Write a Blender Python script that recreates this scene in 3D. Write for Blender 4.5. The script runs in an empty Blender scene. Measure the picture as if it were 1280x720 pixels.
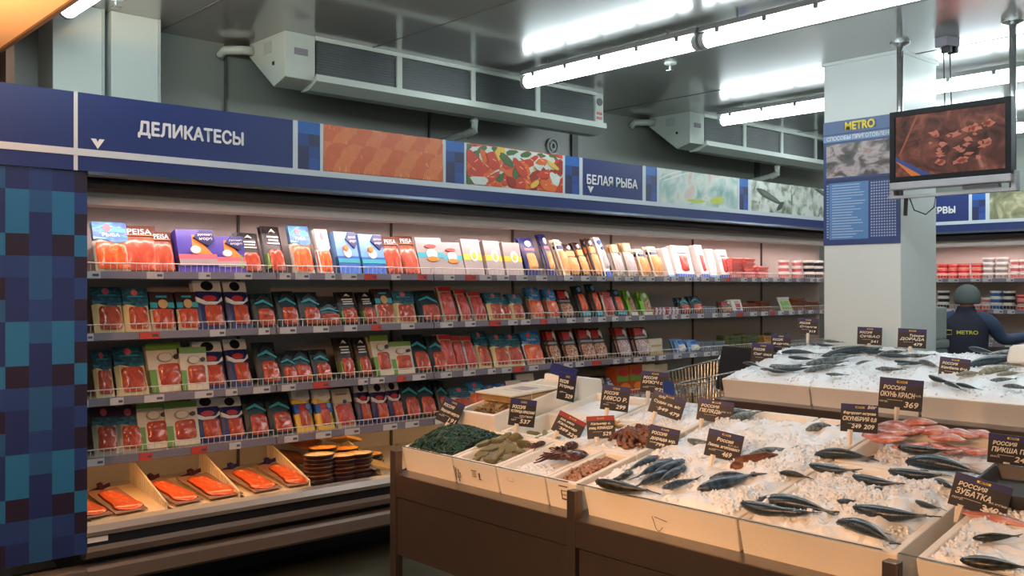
import bpy, bmesh, math, random
from mathutils import Vector, Matrix, Euler, noise

random.seed(7)
S = bpy.context.scene
COL = S.collection
PI = math.pi

# ------------------------------------------------------------------ camera
F, CU, CV, H = 1184.0, 640.0, 357.0, 1.55
AX = math.radians(47.9)
FX, FY = math.cos(AX), math.sin(AX)          # camera forward on the floor plan
RX, RY = math.sin(AX), -math.cos(AX)         # camera right on the floor plan
cam = bpy.data.cameras.new('camera')
cam.sensor_width = 36.0
cam.lens = F / 1280.0 * 36.0
cam.shift_y = -3.0 / 1280.0
cam.clip_start = 0.05
camo = bpy.data.objects.new('camera', cam)
camo.location = (0, 0, H)
camo.rotation_euler = (PI / 2, 0, AX - PI / 2)
COL.objects.link(camo)
S.camera = camo

# ------------------------------------------------------------------ world, exposure
W = bpy.data.worlds.new('store_ambient')
S.world = W
W.use_nodes = True
W.node_tree.nodes['Background'].inputs['Color'].default_value = (0.80, 0.86, 0.84, 1)
W.node_tree.nodes['Background'].inputs['Strength'].default_value = 0.30
S.view_settings.view_transform = 'Standard'
S.view_settings.look = 'None'
S.view_settings.exposure = 0.28
S.view_settings.gamma = 1.0
S.view_settings.use_curve_mapping = False

TUBE_STRENGTH = 20.0      # ceiling fluorescent tubes
CASE_TUBE = 30.0         # tubes under the case canopy
PENDANT = 150.0           # warm pendant lamp over the shop aisle (watts)
TRACK = 80.0            # warm track spotlights on the soffit edge (watts)

# ------------------------------------------------------------------ pixel helpers (points on real planes)
def ray(u, v):
    a = (u - CU) / F
    return FX + RX * a, FY + RY * a, -(v - CV) / F
def on_y(u, v, Y):
    x, y, z = ray(u, v); d = Y / y
    return Vector((x * d, Y, H + z * d))
def on_x(u, v, X):
    x, y, z = ray(u, v); d = X / x
    return Vector((X, y * d, H + z * d))
def on_z(u, v, Z):
    x, y, z = ray(u, v); d = (Z - H) / z
    return Vector((x * d, y * d, Z))
def on_slab(u, v, x0, z0, k):
    x, y, z = ray(u, v); d = (z0 - k * x0 - H) / (z - k * x)
    return Vector((x * d, y * d, H + z * d))
def depth(p):
    return FX * p[0] + FY * p[1]

# ------------------------------------------------------------------ colour and materials
def lin(c):
    r = []
    for v in c[:3]:
        v = v / 255.0
        r.append(v / 12.92 if v <= 0.04045 else ((v + 0.055) / 1.055) ** 2.4)
    return tuple(r) + (1.0,)
MATS = {}
def M(name, c, rough=0.5, metal=0.0, var=0.10, scale=18.0, bump=0.0, spec=0.5, emit=None, coat=0.0):
    """plain procedural material: base colour with a soft noise variation"""
    if name in MATS: return MATS[name]
    m = bpy.data.materials.new(name); m.use_nodes = True
    nt = m.node_tree; b = nt.nodes['Principled BSDF']
    col = lin(c)
    if emit is not None:
        b.inputs['Base Color'].default_value = col
        b.inputs['Emission Color'].default_value = col
        b.inputs['Emission Strength'].default_value = emit
    else:
        tc = nt.nodes.new('ShaderNodeTexCoord')
        n = nt.nodes.new('ShaderNodeTexNoise'); n.inputs['Scale'].default_value = scale
        n.inputs['Detail'].default_value = 4
        nt.links.new(tc.outputs['Object'], n.inputs['Vector'])
        mx = nt.nodes.new('ShaderNodeMix'); mx.data_type = 'RGBA'
        mx.inputs[6].default_value = tuple(max(0, v * (1 - var)) for v in col[:3]) + (1,)
        mx.inputs[7].default_value = tuple(min(1, v * (1 + var)) for v in col[:3]) + (1,)
        nt.links.new(n.outputs['Fac'], mx.inputs[0])
        nt.links.new(mx.outputs[2], b.inputs['Base Color'])
        if bump:
            bp = nt.nodes.new('ShaderNodeBump'); bp.inputs['Strength'].default_value = bump
            bp.inputs['Distance'].default_value = 0.01
            nt.links.new(n.outputs['Fac'], bp.inputs['Height'])
            nt.links.new(bp.outputs['Normal'], b.inputs['Normal'])
    b.inputs['Roughness'].default_value = rough
    b.inputs['Metallic'].default_value = metal
    b.inputs['Specular IOR Level'].default_value = spec
    b.inputs['Coat Weight'].default_value = coat
    MATS[name] = m
    return m
def ramp_mat(name, stops, tex='noise', scale=6.0, rough=0.45, dist=0.0, detail=5.0, bump=0.0, stretch=(1, 1, 1), emit=0.0, const=False, rnd=False):
    """pictorial procedural material: texture through a colour ramp"""
    if name in MATS: return MATS[name]
    m = bpy.data.materials.new(name); m.use_nodes = True
    nt = m.node_tree; b = nt.nodes['Principled BSDF']
    tc = nt.nodes.new('ShaderNodeTexCoord'); mp = nt.nodes.new('ShaderNodeMapping')
    mp.inputs['Scale'].default_value = stretch
    nt.links.new(tc.outputs['Object'], mp.inputs['Vector'])
    if tex == 'noise':
        t = nt.nodes.new('ShaderNodeTexNoise'); t.inputs['Detail'].default_value = detail
        t.inputs['Distortion'].default_value = dist; out = t.outputs['Fac']
    elif tex == 'wave':
        t = nt.nodes.new('ShaderNodeTexWave'); t.inputs['Distortion'].default_value = dist
        t.inputs['Detail'].default_value = detail; out = t.outputs['Fac']
    else:
        t = nt.nodes.new('ShaderNodeTexVoronoi'); out = t.outputs['Color'] if tex == 'cells' else t.outputs['Distance']
    t.inputs['Scale'].default_value = scale
    nt.links.new(mp.outputs['Vector'], t.inputs['Vector'])
    r = nt.nodes.new('ShaderNodeValToRGB')
    if const: r.color_ramp.interpolation = 'CONSTANT'
    el = r.color_ramp.elements
    while len(el) < len(stops): el.new(0.5)
    for e, (p, c) in zip(el, stops):
        e.position = p; e.color = lin(c)
    nt.links.new(out, r.inputs['Fac'])
    nt.links.new(r.outputs['Color'], b.inputs['Base Color'])
    if emit:
        nt.links.new(r.outputs['Color'], b.inputs['Emission Color'])
        b.inputs['Emission Strength'].default_value = emit
    b.inputs['Roughness'].default_value = rough
    if bump:
        bp = nt.nodes.new('ShaderNodeBump'); bp.inputs['Strength'].default_value = bump
        bp.inputs['Distance'].default_value = 0.01
        nt.links.new(out, bp.inputs['Height']); nt.links.new(bp.outputs['Normal'], b.inputs['Normal'])
    MATS[name] = m
    return m
def glass_mat(name, tint=(253, 253, 252), gloss=0.03):
    m = bpy.data.materials.new(name); m.use_nodes = True
    nt = m.node_tree; nt.nodes.remove(nt.nodes['Principled BSDF'])
    out = nt.nodes['Material Output']
    tr = nt.nodes.new('ShaderNodeBsdfTransparent'); tr.inputs['Color'].default_value = lin(tint)
    gl = nt.nodes.new('ShaderNodeBsdfGlossy'); gl.inputs['Roughness'].default_value = 0.04
    fr = nt.nodes.new('ShaderNodeFresnel'); fr.inputs['IOR'].default_value = 1.06
    n = nt.nodes.new('ShaderNodeTexNoise'); n.inputs['Scale'].default_value = 7
    mt = nt.nodes.new('ShaderNodeMath'); mt.operation = 'MULTIPLY_ADD'
    mt.inputs[1].default_value = gloss; nt.links.new(n.outputs['Fac'], mt.inputs[0]); nt.links.new(fr.outputs['Fac'], mt.inputs[2])
    mx = nt.nodes.new('ShaderNodeMixShader')
    nt.links.new(mt.outputs[0], mx.inputs[0]); nt.links.new(tr.outputs[0], mx.inputs[1]); nt.links.new(gl.outputs[0], mx.inputs[2])
    nt.links.new(mx.outputs[0], out.inputs['Surface'])
    MATS[name] = m
    return m
def fish_mat(name, back, belly, stripe, stripes=True):
    """back to belly colours along the fish's own height, wavy bars on the back"""
    m = bpy.data.materials.new(name); m.use_nodes = True
    nt = m.node_tree; b = nt.nodes['Principled BSDF']
    tc = nt.nodes.new('ShaderNodeTexCoord'); sp = nt.nodes.new('ShaderNodeSeparateXYZ')
    nt.links.new(tc.outputs['Object'], sp.inputs[0])
    mr = nt.nodes.new('ShaderNodeMapRange'); mr.inputs[1].default_value = -0.035; mr.inputs[2].default_value = 0.03
    nt.links.new(sp.outputs['Z'], mr.inputs[0])
    w = nt.nodes.new('ShaderNodeTexWave'); w.inputs['Scale'].default_value = 9 if stripes else 2
    w.inputs['Distortion'].default_value = 10; w.inputs['Detail'].default_value = 4; w.inputs['Detail Scale'].default_value = 2.5
    nt.links.new(tc.outputs['Object'], w.inputs['Vector'])
    bk = nt.nodes.new('ShaderNodeMix'); bk.data_type = 'RGBA'
    bk.inputs[6].default_value = lin(back); bk.inputs[7].default_value = lin(stripe)
    nt.links.new(w.outputs['Fac'], bk.inputs[0])
    mx = nt.nodes.new('ShaderNodeMix'); mx.data_type = 'RGBA'
    nt.links.new(mr.outputs[0], mx.inputs[0]); mx.inputs[6].default_value = lin(belly)
    nt.links.new(bk.outputs[2], mx.inputs[7])
    nt.links.new(mx.outputs[2], b.inputs['Base Color'])
    b.inputs['Roughness'].default_value = 0.28
    MATS[name] = m
    return m

# ------------------------------------------------------------------ mesh building
class MB:
    def __init__(s): s.v = []; s.f = []; s.mi = []
    def add(s, vs, fs, mi=0):
        o = len(s.v); s.v += [tuple(p) for p in vs]
        for f in fs: s.f.append([i + o for i in f]); s.mi.append(mi)
        return s
    def box(s, x0, x1, y0, y1, z0, z1, mi=0):
        return s.add([(x0, y0, z0), (x1, y0, z0), (x1, y1, z0), (x0, y1, z0), (x0, y0, z1), (x1, y0, z1), (x1, y1, z1), (x0, y1, z1)],
              [(0, 3, 2, 1), (4, 5, 6, 7), (0, 1, 5, 4), (1, 2, 6, 5), (2, 3, 7, 6), (3, 0, 4, 7)], mi)
    def prism_x(s, pts, x0, x1, mi=0):
        """pts = (y, z) outline, anticlockwise seen from -x ... extruded along x"""
        n = len(pts)
        s.add([(x0, y, z) for y, z in pts] + [(x1, y, z) for y, z in pts],
              [list(range(n)), list(range(2 * n - 1, n - 1, -1))] + [(i, i + n, (i + 1) % n + n, (i + 1) % n) for i in range(n)], mi)
        return s
    def prism_y(s, pts, y0, y1, mi=0):
        """pts = (x, z) outline extruded along y (front face at y0)"""
        n = len(pts)
        s.add([(x, y0, z) for x, z in pts] + [(x, y1, z) for x, z in pts],
              [list(range(n)), list(range(2 * n - 1, n - 1, -1))] + [(i, i + n, (i + 1) % n + n, (i + 1) % n) for i in range(n)], mi)
        return s
    def tube(s, path, r, n=6, mi=0, caps=True, rads=None):
        path = [Vector(p) for p in path]; vs = []; m = len(path)
        for i, p in enumerate(path):
            t = (path[min(i + 1, m - 1)] - path[max(i - 1, 0)]).normalized()
            a = Vector((0, 0, 1)) if abs(t.z) < 0.9 else Vector((1, 0, 0))
            b1 = t.cross(a).normalized(); b2 = t.cross(b1)
            rr = rads[i] if rads else r
            for k in range(n):
                an = 2 * PI * k / n
                vs.append(p + b1 * math.cos(an) * rr + b2 * math.sin(an) * rr)
        fs = [(i * n + k, i * n + (k + 1) % n, (i + 1) * n + (k + 1) % n, (i + 1) * n + k) for i in range(m - 1) for k in range(n)]
        if caps: fs += [list(range(n - 1, -1, -1)), list(range((m - 1) * n, m * n))]
        return s.add(vs, fs, mi)
    def loft(s, rings, mi=0, caps=True):
        n = len(rings[0]); m = len(rings); vs = [p for r in rings for p in r]
        fs = [(i * n + k, i * n + (k + 1) % n, (i + 1) * n + (k + 1) % n, (i + 1) * n + k) for i in range(m - 1) for k in range(n)]
        if caps: fs += [list(range(n - 1, -1, -1)), list(range((m - 1) * n, m * n))]
        return s.add(vs, fs, mi)
    def dome(s, x0, x1, z0, z1, y, h, nx=8, nz=8, mi=0, p=4.0, jit=0.0):
        """rounded slab bulging towards -y from plane y"""
        vs = []; cx, cz = (x0 + x1) / 2, (z0 + z1) / 2; ax, az = (x1 - x0) / 2, (z1 - z0) / 2
        for j in range(nz + 1):
            for i in range(nx + 1):
                a = 2 * i / nx - 1; c = 2 * j / nz - 1
                m = max(abs(a), abs(c)); q = (abs(a) ** p + abs(c) ** p) ** (1 / p)
                f = m / q if q > 0 else 1
                hh = h * max(0.0, 1 - m ** 6) ** 0.5
                if jit: hh *= 1 + jit * noise.noise((a * 2.3, c * 2.3, x0 * 9))
                vs.append((cx + ax * a * f, y - hh, cz + az * c * f))
        fs = [(j * (nx + 1) + i, j * (nx + 1) + i + 1, (j + 1) * (nx + 1) + i + 1, (j + 1) * (nx + 1) + i) for j in range(nz) for i in range(nx)]
        return s.add(vs, fs, mi)
    def ball(s, c, r, n=8, m=6, mi=0):
        r = r if isinstance(r, (tuple, list)) else (r, r, r)
        rings = []
        for j in range(m + 1):
            t = PI * j / m; t = min(max(t, 0.02), PI - 0.02)
            rings.append([(c[0] + r[0] * math.sin(t) * math.cos(2 * PI * k / n), c[1] + r[1] * math.sin(t) * math.sin(2 * PI * k / n), c[2] - r[2] * math.cos(t)) for k in range(n)])
        return s.loft(rings, mi)
    def mesh(s, name, mats, smooth=False, bevel=0.0, seg=2):
        me = bpy.data.meshes.new(name); me.from_pydata(s.v, [], s.f)
        for m in (mats if isinstance(mats, (list, tuple)) else [mats]): me.materials.append(m)
        for p, i in zip(me.polygons, s.mi): p.material_index = i
        if bevel:
            bm = bmesh.new(); bm.from_mesh(me)
            bmesh.ops.bevel(bm, geom=list(bm.edges), offset=bevel, segments=seg, affect='EDGES', profile=0.6, clamp_overlap=True)
            bmesh.ops.recalc_face_normals(bm, faces=list(bm.faces))
            bm.to_mesh(me); bm.free()
        if smooth:
            for p in me.polygons: p.use_smooth = True
        return me
def obj(name, me, parent=None, loc=None, rot=None, scale=None, mat=None):
    o = bpy.data.objects.new(name, me); COL.objects.link(o)
    if parent is not None: o.parent = parent
    if mat is not None: o.matrix_local = mat
    if loc is not None: o.location = loc
    if rot is not None: o.rotation_euler = rot
    if scale is not None: o.scale = scale
    return o
def tag(o, label, cat, group=None, kind=None):
    if label: o['label'] = label
    if cat: o['category'] = cat
    if group: o['group'] = group
    if kind: o['kind'] = kind
    return o
def thing(name, label, cat, loc=(0, 0, 0), rot=(0, 0, 0), group=None, mat=None):
    o = obj(name, None, loc=loc, rot=rot) if mat is None else obj(name, None, mat=mat)
    o.empty_display_size = 0.05
    return tag(o, label, cat, group)
def struct(name, me, label=None):
    o = obj(name, me); o['kind'] = 'structure'
    if label: o['label'] = label
    return o
TXT = {}
TMP = bpy.data.scenes.new('workbench')      # scratch scene for turning lettering and skeletons into meshes
def bake(o):
    TMP.collection.objects.link(o); vl = TMP.view_layers[0]; vl.update()
    return bpy.data.meshes.new_from_object(o.evaluated_get(vl.depsgraph))
def text_mesh(body, size, mat, align='CENTER', bold=0.0, shear=0.0, space=1.0, width=None):
    """lettering as a flat mesh in the xz plane facing -y, centred on its baseline"""
    key = (body, size, mat.name, align, bold, shear, space, width)
    if key in TXT: return TXT[key]
    c = bpy.data.curves.new('lettering', 'FONT'); c.body = body; c.size = size; c.offset = size * .0035
    c.align_x = align; c.align_y = 'CENTER'; c.shear = shear; c.space_character = space
    c.resolution_u = 4
    o = bpy.data.objects.new('lettering', c)
    me = bake(o)
    bpy.data.objects.remove(o); bpy.data.curves.remove(c)
    if width and len(me.vertices):
        xs = [v.co.x for v in me.vertices]; k = width / max(1e-6, max(xs) - min(xs))
        for v in me.vertices: v.co.x *= k
    if bold:        # heavier strokes: the same outline laid over itself with small shifts
        bm = bmesh.new()
        for kk, (dx, dy) in enumerate(((0, 0), (bold, 0), (-bold, 0), (0, bold), (0, -bold))):
            k = len(bm.verts); bm.from_mesh(me); bm.verts.ensure_lookup_table()
            for v in bm.verts[k:]: v.co.x += dx; v.co.y += dy; v.co.z += .0003 * kk
        bm.to_mesh(me); bm.free()
    me.transform(Matrix.Rotation(PI / 2, 4, 'X'))
    me.materials.clear(); me.materials.append(mat)
    TXT[key] = me
    return me
def ordinal(n):
    if 10 <= n % 100 <= 20: return '%dth' % n
    return '%d%s' % (n, {1: 'st', 2: 'nd', 3: 'rd'}.get(n % 10, 'th'))
WORDS = ['', 'first', 'second', 'third', 'fourth', 'fifth', 'sixth', 'seventh', 'eighth', 'ninth', 'tenth']
def word(n): return WORDS[n] if n < len(WORDS) else ordinal(n)

# common materials
steel = M('brushed_steel', (150, 148, 145), 0.32, 0.9, 0.12, 30)
dsteel = M('dark_steel', (112, 100, 92), 0.34, 0.85, 0.10, 12)
white = M('white_paint', (205, 212, 208), 0.45, 0, 0.04, 3)
black = M('black_plastic', (18, 18, 20), 0.4, 0, 0.1)
navy = M('navy_board', (24, 44, 104), 0.45, 0, 0.05, 3)
foam = M('white_foam', (232, 226, 214), 0.7, 0, 0.04, 60, 0.15)
wire = M('white_wire', (215, 208, 200), 0.4, 0.1)
chrome = M('chrome_wire', (175, 178, 176), 0.25, 0.8)
letter = M('white_lettering', (222, 224, 226), 0.5, 0, 0.02)
yellow = M('yellow_lettering', (230, 208, 50), 0.5, 0, 0.03)
greyp = M('grey_plastic', (128, 126, 132), 0.45, 0, 0.06)
glass = glass_mat('clear_glass')
# ================================================================== THE SETTING
CEIL = 3.05
WALLY = 5.56
floor_m = ramp_mat('floor_concrete', [(0.3, (50, 56, 48)), (0.7, (70, 74, 64))], scale=3, rough=0.28, detail=8)
struct('floor', MB().box(-5, 11, -4, 6.2, -0.08, 0).mesh('floor', floor_m))
ceil_m = M('ceiling_panel', (112, 112, 108), 0.3, 0, 0.05, 2, spec=0.8, coat=1.0)
ceil_m.node_tree.nodes['Principled BSDF'].inputs['Coat Roughness'].default_value = 0.10
ceil_m.node_tree.nodes['Principled BSDF'].inputs['Coat IOR'].default_value = 1.9
ceil_o = struct('ceiling', MB().box(1.19, 11, -4, 6.2, CEIL, CEIL + 0.06).mesh('ceiling', ceil_m))
seam_m = M('ceiling_seam', (88, 88, 86), 0.5)
for x in (2.2, 3.35, 4.95, 6.05, 7.2, 8.3):        # butt joints of the ceiling panels
    obj('ceiling_joint', MB().box(x - 0.004, x + 0.004, -3.9, 5.55, CEIL - 0.003, CEIL + 0.01).mesh('ceiling_joint', seam_m), ceil_o)
wall_m = M('wall_panel_paint', (134, 139, 130), 0.4, 0, 0.05, 1.5)
wb = struct('wall_back', MB().box(-5, 10.4, WALLY, WALLY + 0.1, 0, CEIL).mesh('wall_back', wall_m))
for x in (2.62, 4.2, 5.72, 8.42):
    w = 0.035 if x in (5.72, 8.42) else 0.006
    obj('wall_joint', MB().box(x - w, x + w, WALLY - 0.02, WALLY + 0.01, 1.9, CEIL).mesh('wall_joint', M('wall_joint_grey', (78, 84, 82), 0.5)), wb)
struct('wall_right', MB().box(10.3, 10.4, -4, WALLY, 0, CEIL).mesh('wall_right', wall_m))
soff_m = M('soffit_paint', (250, 204, 160), 0.6, 0, 0.03, 2)
struct('ceiling_soffit', MB().box(-5, 1.17, -4, WALLY, 2.64, 2.72).box(1.13, 1.17, -4, WALLY, 2.72, CEIL + 0.06).mesh('ceiling_soffit', soff_m))
struct('trim_1', MB().box(1.17, 1.19, -4, WALLY, 2.63, CEIL + 0.06).mesh('trim_1', M('dark_trim', (92, 72, 56), 0.5)))
struct('trim_2', MB().box(1.345, 1.385, WALLY - 0.16, WALLY, 2.0, CEIL).mesh('trim_2', M('brown_post', (150, 104, 72), 0.5)))
# pillar
PX0, PX1 = 5.87, 6.38
PY1, PY0 = on_x(1030, 300, PX0).y, on_x(1126, 300, PX0).y
pil = struct('pillar', MB().box(PX0, PX1, PY0, PY1, 0, CEIL).mesh('pillar', white, bevel=0.006), 'square white pillar rising to the ceiling')
obj('ceiling_bead', MB().box(PX0 - 0.012, PX1 + 0.012, PY0 - 0.012, PY1 + 0.012, CEIL - 0.02, CEIL).mesh('ceiling_bead', white), pil)

# white ducts on the back wall, top left
for i, (u0, u1) in enumerate(((66, 130), (139, 200))):
    xa, xb = on_y(u0, 100, 5.3).x, on_y(u1, 100, 5.3).x
    t = thing('wall_duct', ['white boxed duct on the back wall nearest the orange soffit', 'white boxed duct on the back wall nearest the cooling unit'][i], 'duct', ((xa + xb) / 2, 5.3, 2.0), group='white ducts on the back wall')
    w = (xb - xa) / 2
    obj('casing', MB().box(-w, w, 0, WALLY - 5.3, 0, CEIL - 2.0).mesh('casing', M('duct_white', (196, 206, 198), 0.4, 0, 0.03, 2), bevel=0.004), t)
    obj('corner_strip', MB().box(w - 0.012, w + 0.003, -0.004, 0.02, 0, CEIL - 2.0).mesh('corner_strip', M('duct_strip', (170, 180, 175), 0.4)), t)

# ================================================================== CEILING LIGHTS
tube_e = M('fluorescent_diffuser', (236, 250, 255), emit=TUBE_STRENGTH)
housing = M('light_housing', (150, 152, 150), 0.4)
FL = 1.46
lt_h = MB().prism_y([(-0.03, 0.06), (-0.045, 0.025), (0.045, 0.025), (0.03, 0.06)], -FL / 2, FL / 2).mesh('housing', housing)
dp = [(0.042 * math.cos(t), -0.018 + 0.042 * math.sin(t)) for t in [PI * k / 7 for k in range(14)]]
lt_d = MB().prism_y(dp, -FL / 2 + 0.03, FL / 2 - 0.03).mesh('diffuser', tube_e, smooth=False)
lt_c = MB().box(-0.05, -0.036, -0.012, 0.012, 0.0, 0.03).mesh('clip', M('light_clip', (120, 120, 118), 0.4))
lt_e = MB().prism_y([(0.045 * math.cos(PI * k / 7), -0.018 + 0.045 * math.sin(PI * k / 7)) for k in range(14)], -0.016, 0.016).mesh('end_cap', M('end_cap_grey', (190, 196, 196), 0.4))
lt_s = MB().tube([(0, 0, 0.05), (0, 0, 0.13)], 0.006).mesh('hanger', housing)
rowname = {4.39: 'front row over the fish counters', 6.63: 'middle row by the white pillar', 8.87: 'back row beyond the television', 1.53: 'row by the orange soffit'}
for X, Ys in ((1.53, (4.30, 2.82)), (4.39, (4.0, 2.52, 1.04, -0.44)), (6.63, (4.0, 2.52, 1.04)), (8.87, (4.0, 2.52, 1.04))):
    for k, y in enumerate(Ys):
        z = CEIL - 0.10
        t = thing('fluorescent_light', 'long fluorescent light, %s from the back wall in the %s' % (word(k + 1), rowname[X]), 'light', (X, y, z), group='fluorescent lights on the ceiling')
        obj('housing', lt_h, t); obj('diffuser', lt_d, t)
        for q in (-1, 1):
            obj('end_cap', lt_e, t, loc=(0, q * (FL / 2 - 0.015), 0))
            obj('hanger', lt_s, t, loc=(0, q * 0.5, 0))
        for q in range(5): obj('clip', lt_c, t, loc=(0, -0.6 + 0.3 * q, 0))

# warm pendant lamps over the shop floor behind the camera's side
bulb_m = M('warm_bulb', (255, 190, 110), emit=8.0)
for i, (x, y) in enumerate(((0.3, 3.7), (-0.9, 1.6))):
    zl = 1.95
    t = thing('pendant_lamp', 'warm pendant lamp over the shop aisle, %s from the case' % word(i + 1), 'lamp', (x, y, zl), group='warm pendant lamps')
    obj('bulb', MB().ball((0, 0, 0), 0.05).mesh('bulb', bulb_m, True), t)
    obj('cord', MB().tube([(0, 0, 0.05), (0, 0, 2.64 - zl)], 0.006).mesh('cord', black), t)
    obj('bowl_shade', MB().loft([[(r * math.cos(a * PI / 10), r * math.sin(a * PI / 10), z) for a in range(20)] for r, z in ((.02, -.09), (.10, -.075), (.16, -.03), (.17, .0), (.16, 0), (.10, -.06), (.02, -.078))], caps=False).mesh('bowl_shade', black, True), t)
    L = bpy.data.lights.new('pendant_glow', 'SPOT'); L.energy = PENDANT; L.color = (1.0, 0.58, 0.27); L.shadow_soft_size = 0.05
    L.spot_size = math.radians(165); L.spot_blend = .4
    lo = bpy.data.objects.new('pendant_glow', L); COL.objects.link(lo); lo.parent = t; lo.location = (0, 0, 0.06); lo.rotation_euler = (PI, 0, 0)
# warm track spotlights under the soffit, aimed at the fish counter and the low case deck
for i, (x, y, tx, ty_, tz, k) in enumerate(((0.25, 2.9, 2.2, 4.6, 0.45, .6), (0.25, 2.3, 2.5, 3.0, 0.75, .9), (0.15, 1.35, 2.6, 1.9, 0.75, 1.0), (0.05, 0.5, 2.6, 1.1, 0.75, 1.0))):
    zl = 1.75
    t = thing('track_spotlight', 'warm spotlight hung from the soffit, %s from the case' % word(i + 1), 'spotlight', (x, y, zl), group='warm track spotlights')
    aim = Vector((tx - x, ty_ - y, tz - zl)).normalized(); q = aim.to_track_quat('-Z', 'Y')
    hd = obj('head', MB().loft([[(r * math.cos(a * PI / 8), r * math.sin(a * PI / 8), z) for a in range(16)] for r, z in ((.03, .10), (.035, .02), (.045, .0), (.04, .005), (.02, .05))], caps=False).mesh('head', M('lamp_head_white', (220, 216, 208), .4), True), t)
    hd.rotation_euler = q.to_euler()
    obj('stem', MB().tube([(0, 0, .06), (0, 0, .89)], .008).mesh('stem', black), t)
    L = bpy.data.lights.new('spot_glow', 'SPOT'); L.energy = TRACK * k; L.color = (1.0, 0.53, 0.26); L.shadow_soft_size = 0.04
    L.spot_size = math.radians(72); L.spot_blend = .7
    lo = bpy.data.objects.new('spot_glow', L); COL.objects.link(lo); lo.parent = t; lo.rotation_euler = q.to_euler()

# ================================================================== COOLING UNITS
cu_white = M('cooler_casing', (186, 196, 186), 0.4, 0, 0.05, 4)
coil = ramp_mat('coil_fins', [(0.0, (34, 40, 40)), (1.0, (74, 82, 80))], 'wave', 26, 0.5, 0.6, 2, stretch=(0.02, 0, 2.2))
LU = 2.76
def cooler(x0, label):
    t = thing('ceiling_cooler', label, 'air cooler', (x0, 5.02, CEIL), group='ceiling air coolers')
    prof = [(0, 0), (0, -0.27), (0.14, -0.31), (0.45, -0.08), (0.45, 0)]
    for a, b in ((0, 0.2), (LU - 0.09, LU)):
        e = obj('end_casing', MB().prism_x(prof, a, b).mesh('end_casing', cu_white, bevel=0.004), t)
        if a == 0:
            obj('rating_plate', MB().box(0.06, 0.15, -0.004, 0, -0.13, -0.09).mesh('rating_plate', greyp), e)
            obj('hatch', MB().box(-0.004, 0.0, 0.16, 0.26, -0.1, -0.03).mesh('hatch', M('hatch_grey', (170, 180, 172), 0.4), bevel=0.001), e)
            obj('screw_hole', MB().box(-0.005, 0.0, 0.13, 0.15, -0.18, -0.16).mesh('screw_hole', black), e)
        else:
            obj('round_badge', MB().prism_y([(LU - 0.045 + 0.03 * math.cos(k * PI / 6), -0.07 + 0.03 * math.sin(k * PI / 6)) for k in range(12)], -0.005, 0).mesh('round_badge', black), e)
            obj('red_badge', MB().box(LU - 0.075, LU - 0.02, -0.005, 0, -0.17, -0.15).box(LU - 0.075, LU - 0.02, -0.005, 0, -0.205, -0.185).mesh('red_badge', M('badge_red', (170, 40, 50), 0.4)), e)
    obj('casing', MB().prism_x([(0.03, -0.01), (0.03, -0.26), (0.14, -0.3), (0.44, -0.08), (0.44, -0.01)], 0.2, LU - 0.09).mesh('casing', M('cooler_dark', (96, 102, 98), 0.5)), t)
    n = 4; w = (LU - 0.29) / n
    for k in range(n):
        a = 0.2 + k * w
        g = obj('coil_panel', MB().box(a + 0.015, a + w - 0.015, 0.012, 0.03, -0.235, -0.03).mesh('coil_panel', coil), t)
        b = MB()
        for q in range(13): b.box(a + 0.02, a + w - 0.02, 0.006, 0.014, -0.226 + q * 0.0155, -0.221 + q * 0.0155)
        obj('fin_rows', b.mesh('fin_rows', M('fin_metal', (70, 76, 75), 0.5, 0.3)), g)['kind'] = 'stuff'
        if k: obj('mullion', MB().box(a - 0.02, a + 0.02, -0.004, 0.02, -0.245, -0.01).mesh('mullion', cu_white), t)
    obj('top_rail', MB().box(0.2, LU - 0.09, -0.006, 0.03, -0.025, 0.0).mesh('top_rail', cu_white), t)
    obj('drain_pan', MB().prism_x([(-0.035, -0.235), (-0.035, -0.275), (0.06, -0.318), (0.15, -0.318), (0.15, -0.30), (0.0, -0.26), (-0.025, -0.235)], 0.19, LU).mesh('drain_pan', cu_white), t)
    pxx = LU * 0.56
    obj('drain_pipe', MB().tube([(pxx, 0.12, -0.31), (pxx, 0.12, -0.39), (pxx - 0.02, 0.16, -0.42), (pxx - 0.15, 0.5, -0.5)], 0.026, 10).mesh('drain_pipe', M('drain_plastic', (170, 178, 172), 0.4), True), t)
    obj('pipe_elbow', MB().tube([(pxx, 0.12, -0.335), (pxx, 0.12, -0.40), (pxx - 0.03, 0.18, -0.435)], 0.033, 10).mesh('pipe_elbow', cu_white, True), t)
    obj('supply_pipe', MB().tube([(0, 0.40, -0.05), (-0.06, 0.42, -0.05), (-0.14, 0.5, -0.05), (-0.16, 0.53, -0.09)], 0.028, 10).mesh('supply_pipe', cu_white, True), t)
    return t
cooler(2.74, 'pale green ceiling air cooler above the deli sign, nearest the camera')
cooler(6.60, 'pale green ceiling air cooler partly behind the white pillar')

# small round wall vent by the panel joint
t = thing('round_vent', 'small round plastic vent on the wall beside a dark panel joint', 'vent', on_y(690, 183, WALLY - 0.001))
for r0, r1 in ((0.055, 0.07), (0.02, 0.035)):
    ri = []
    for y, r in ((0, r1), (-0.015, r1), (-0.015, r0), (0, r0)):
        ri.append([(r * math.cos(k * PI / 10), y, r * math.sin(k * PI / 10)) for k in range(20)])
    obj('ring', MB().loft(ri, caps=False).mesh('ring', white, True), t)

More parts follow.
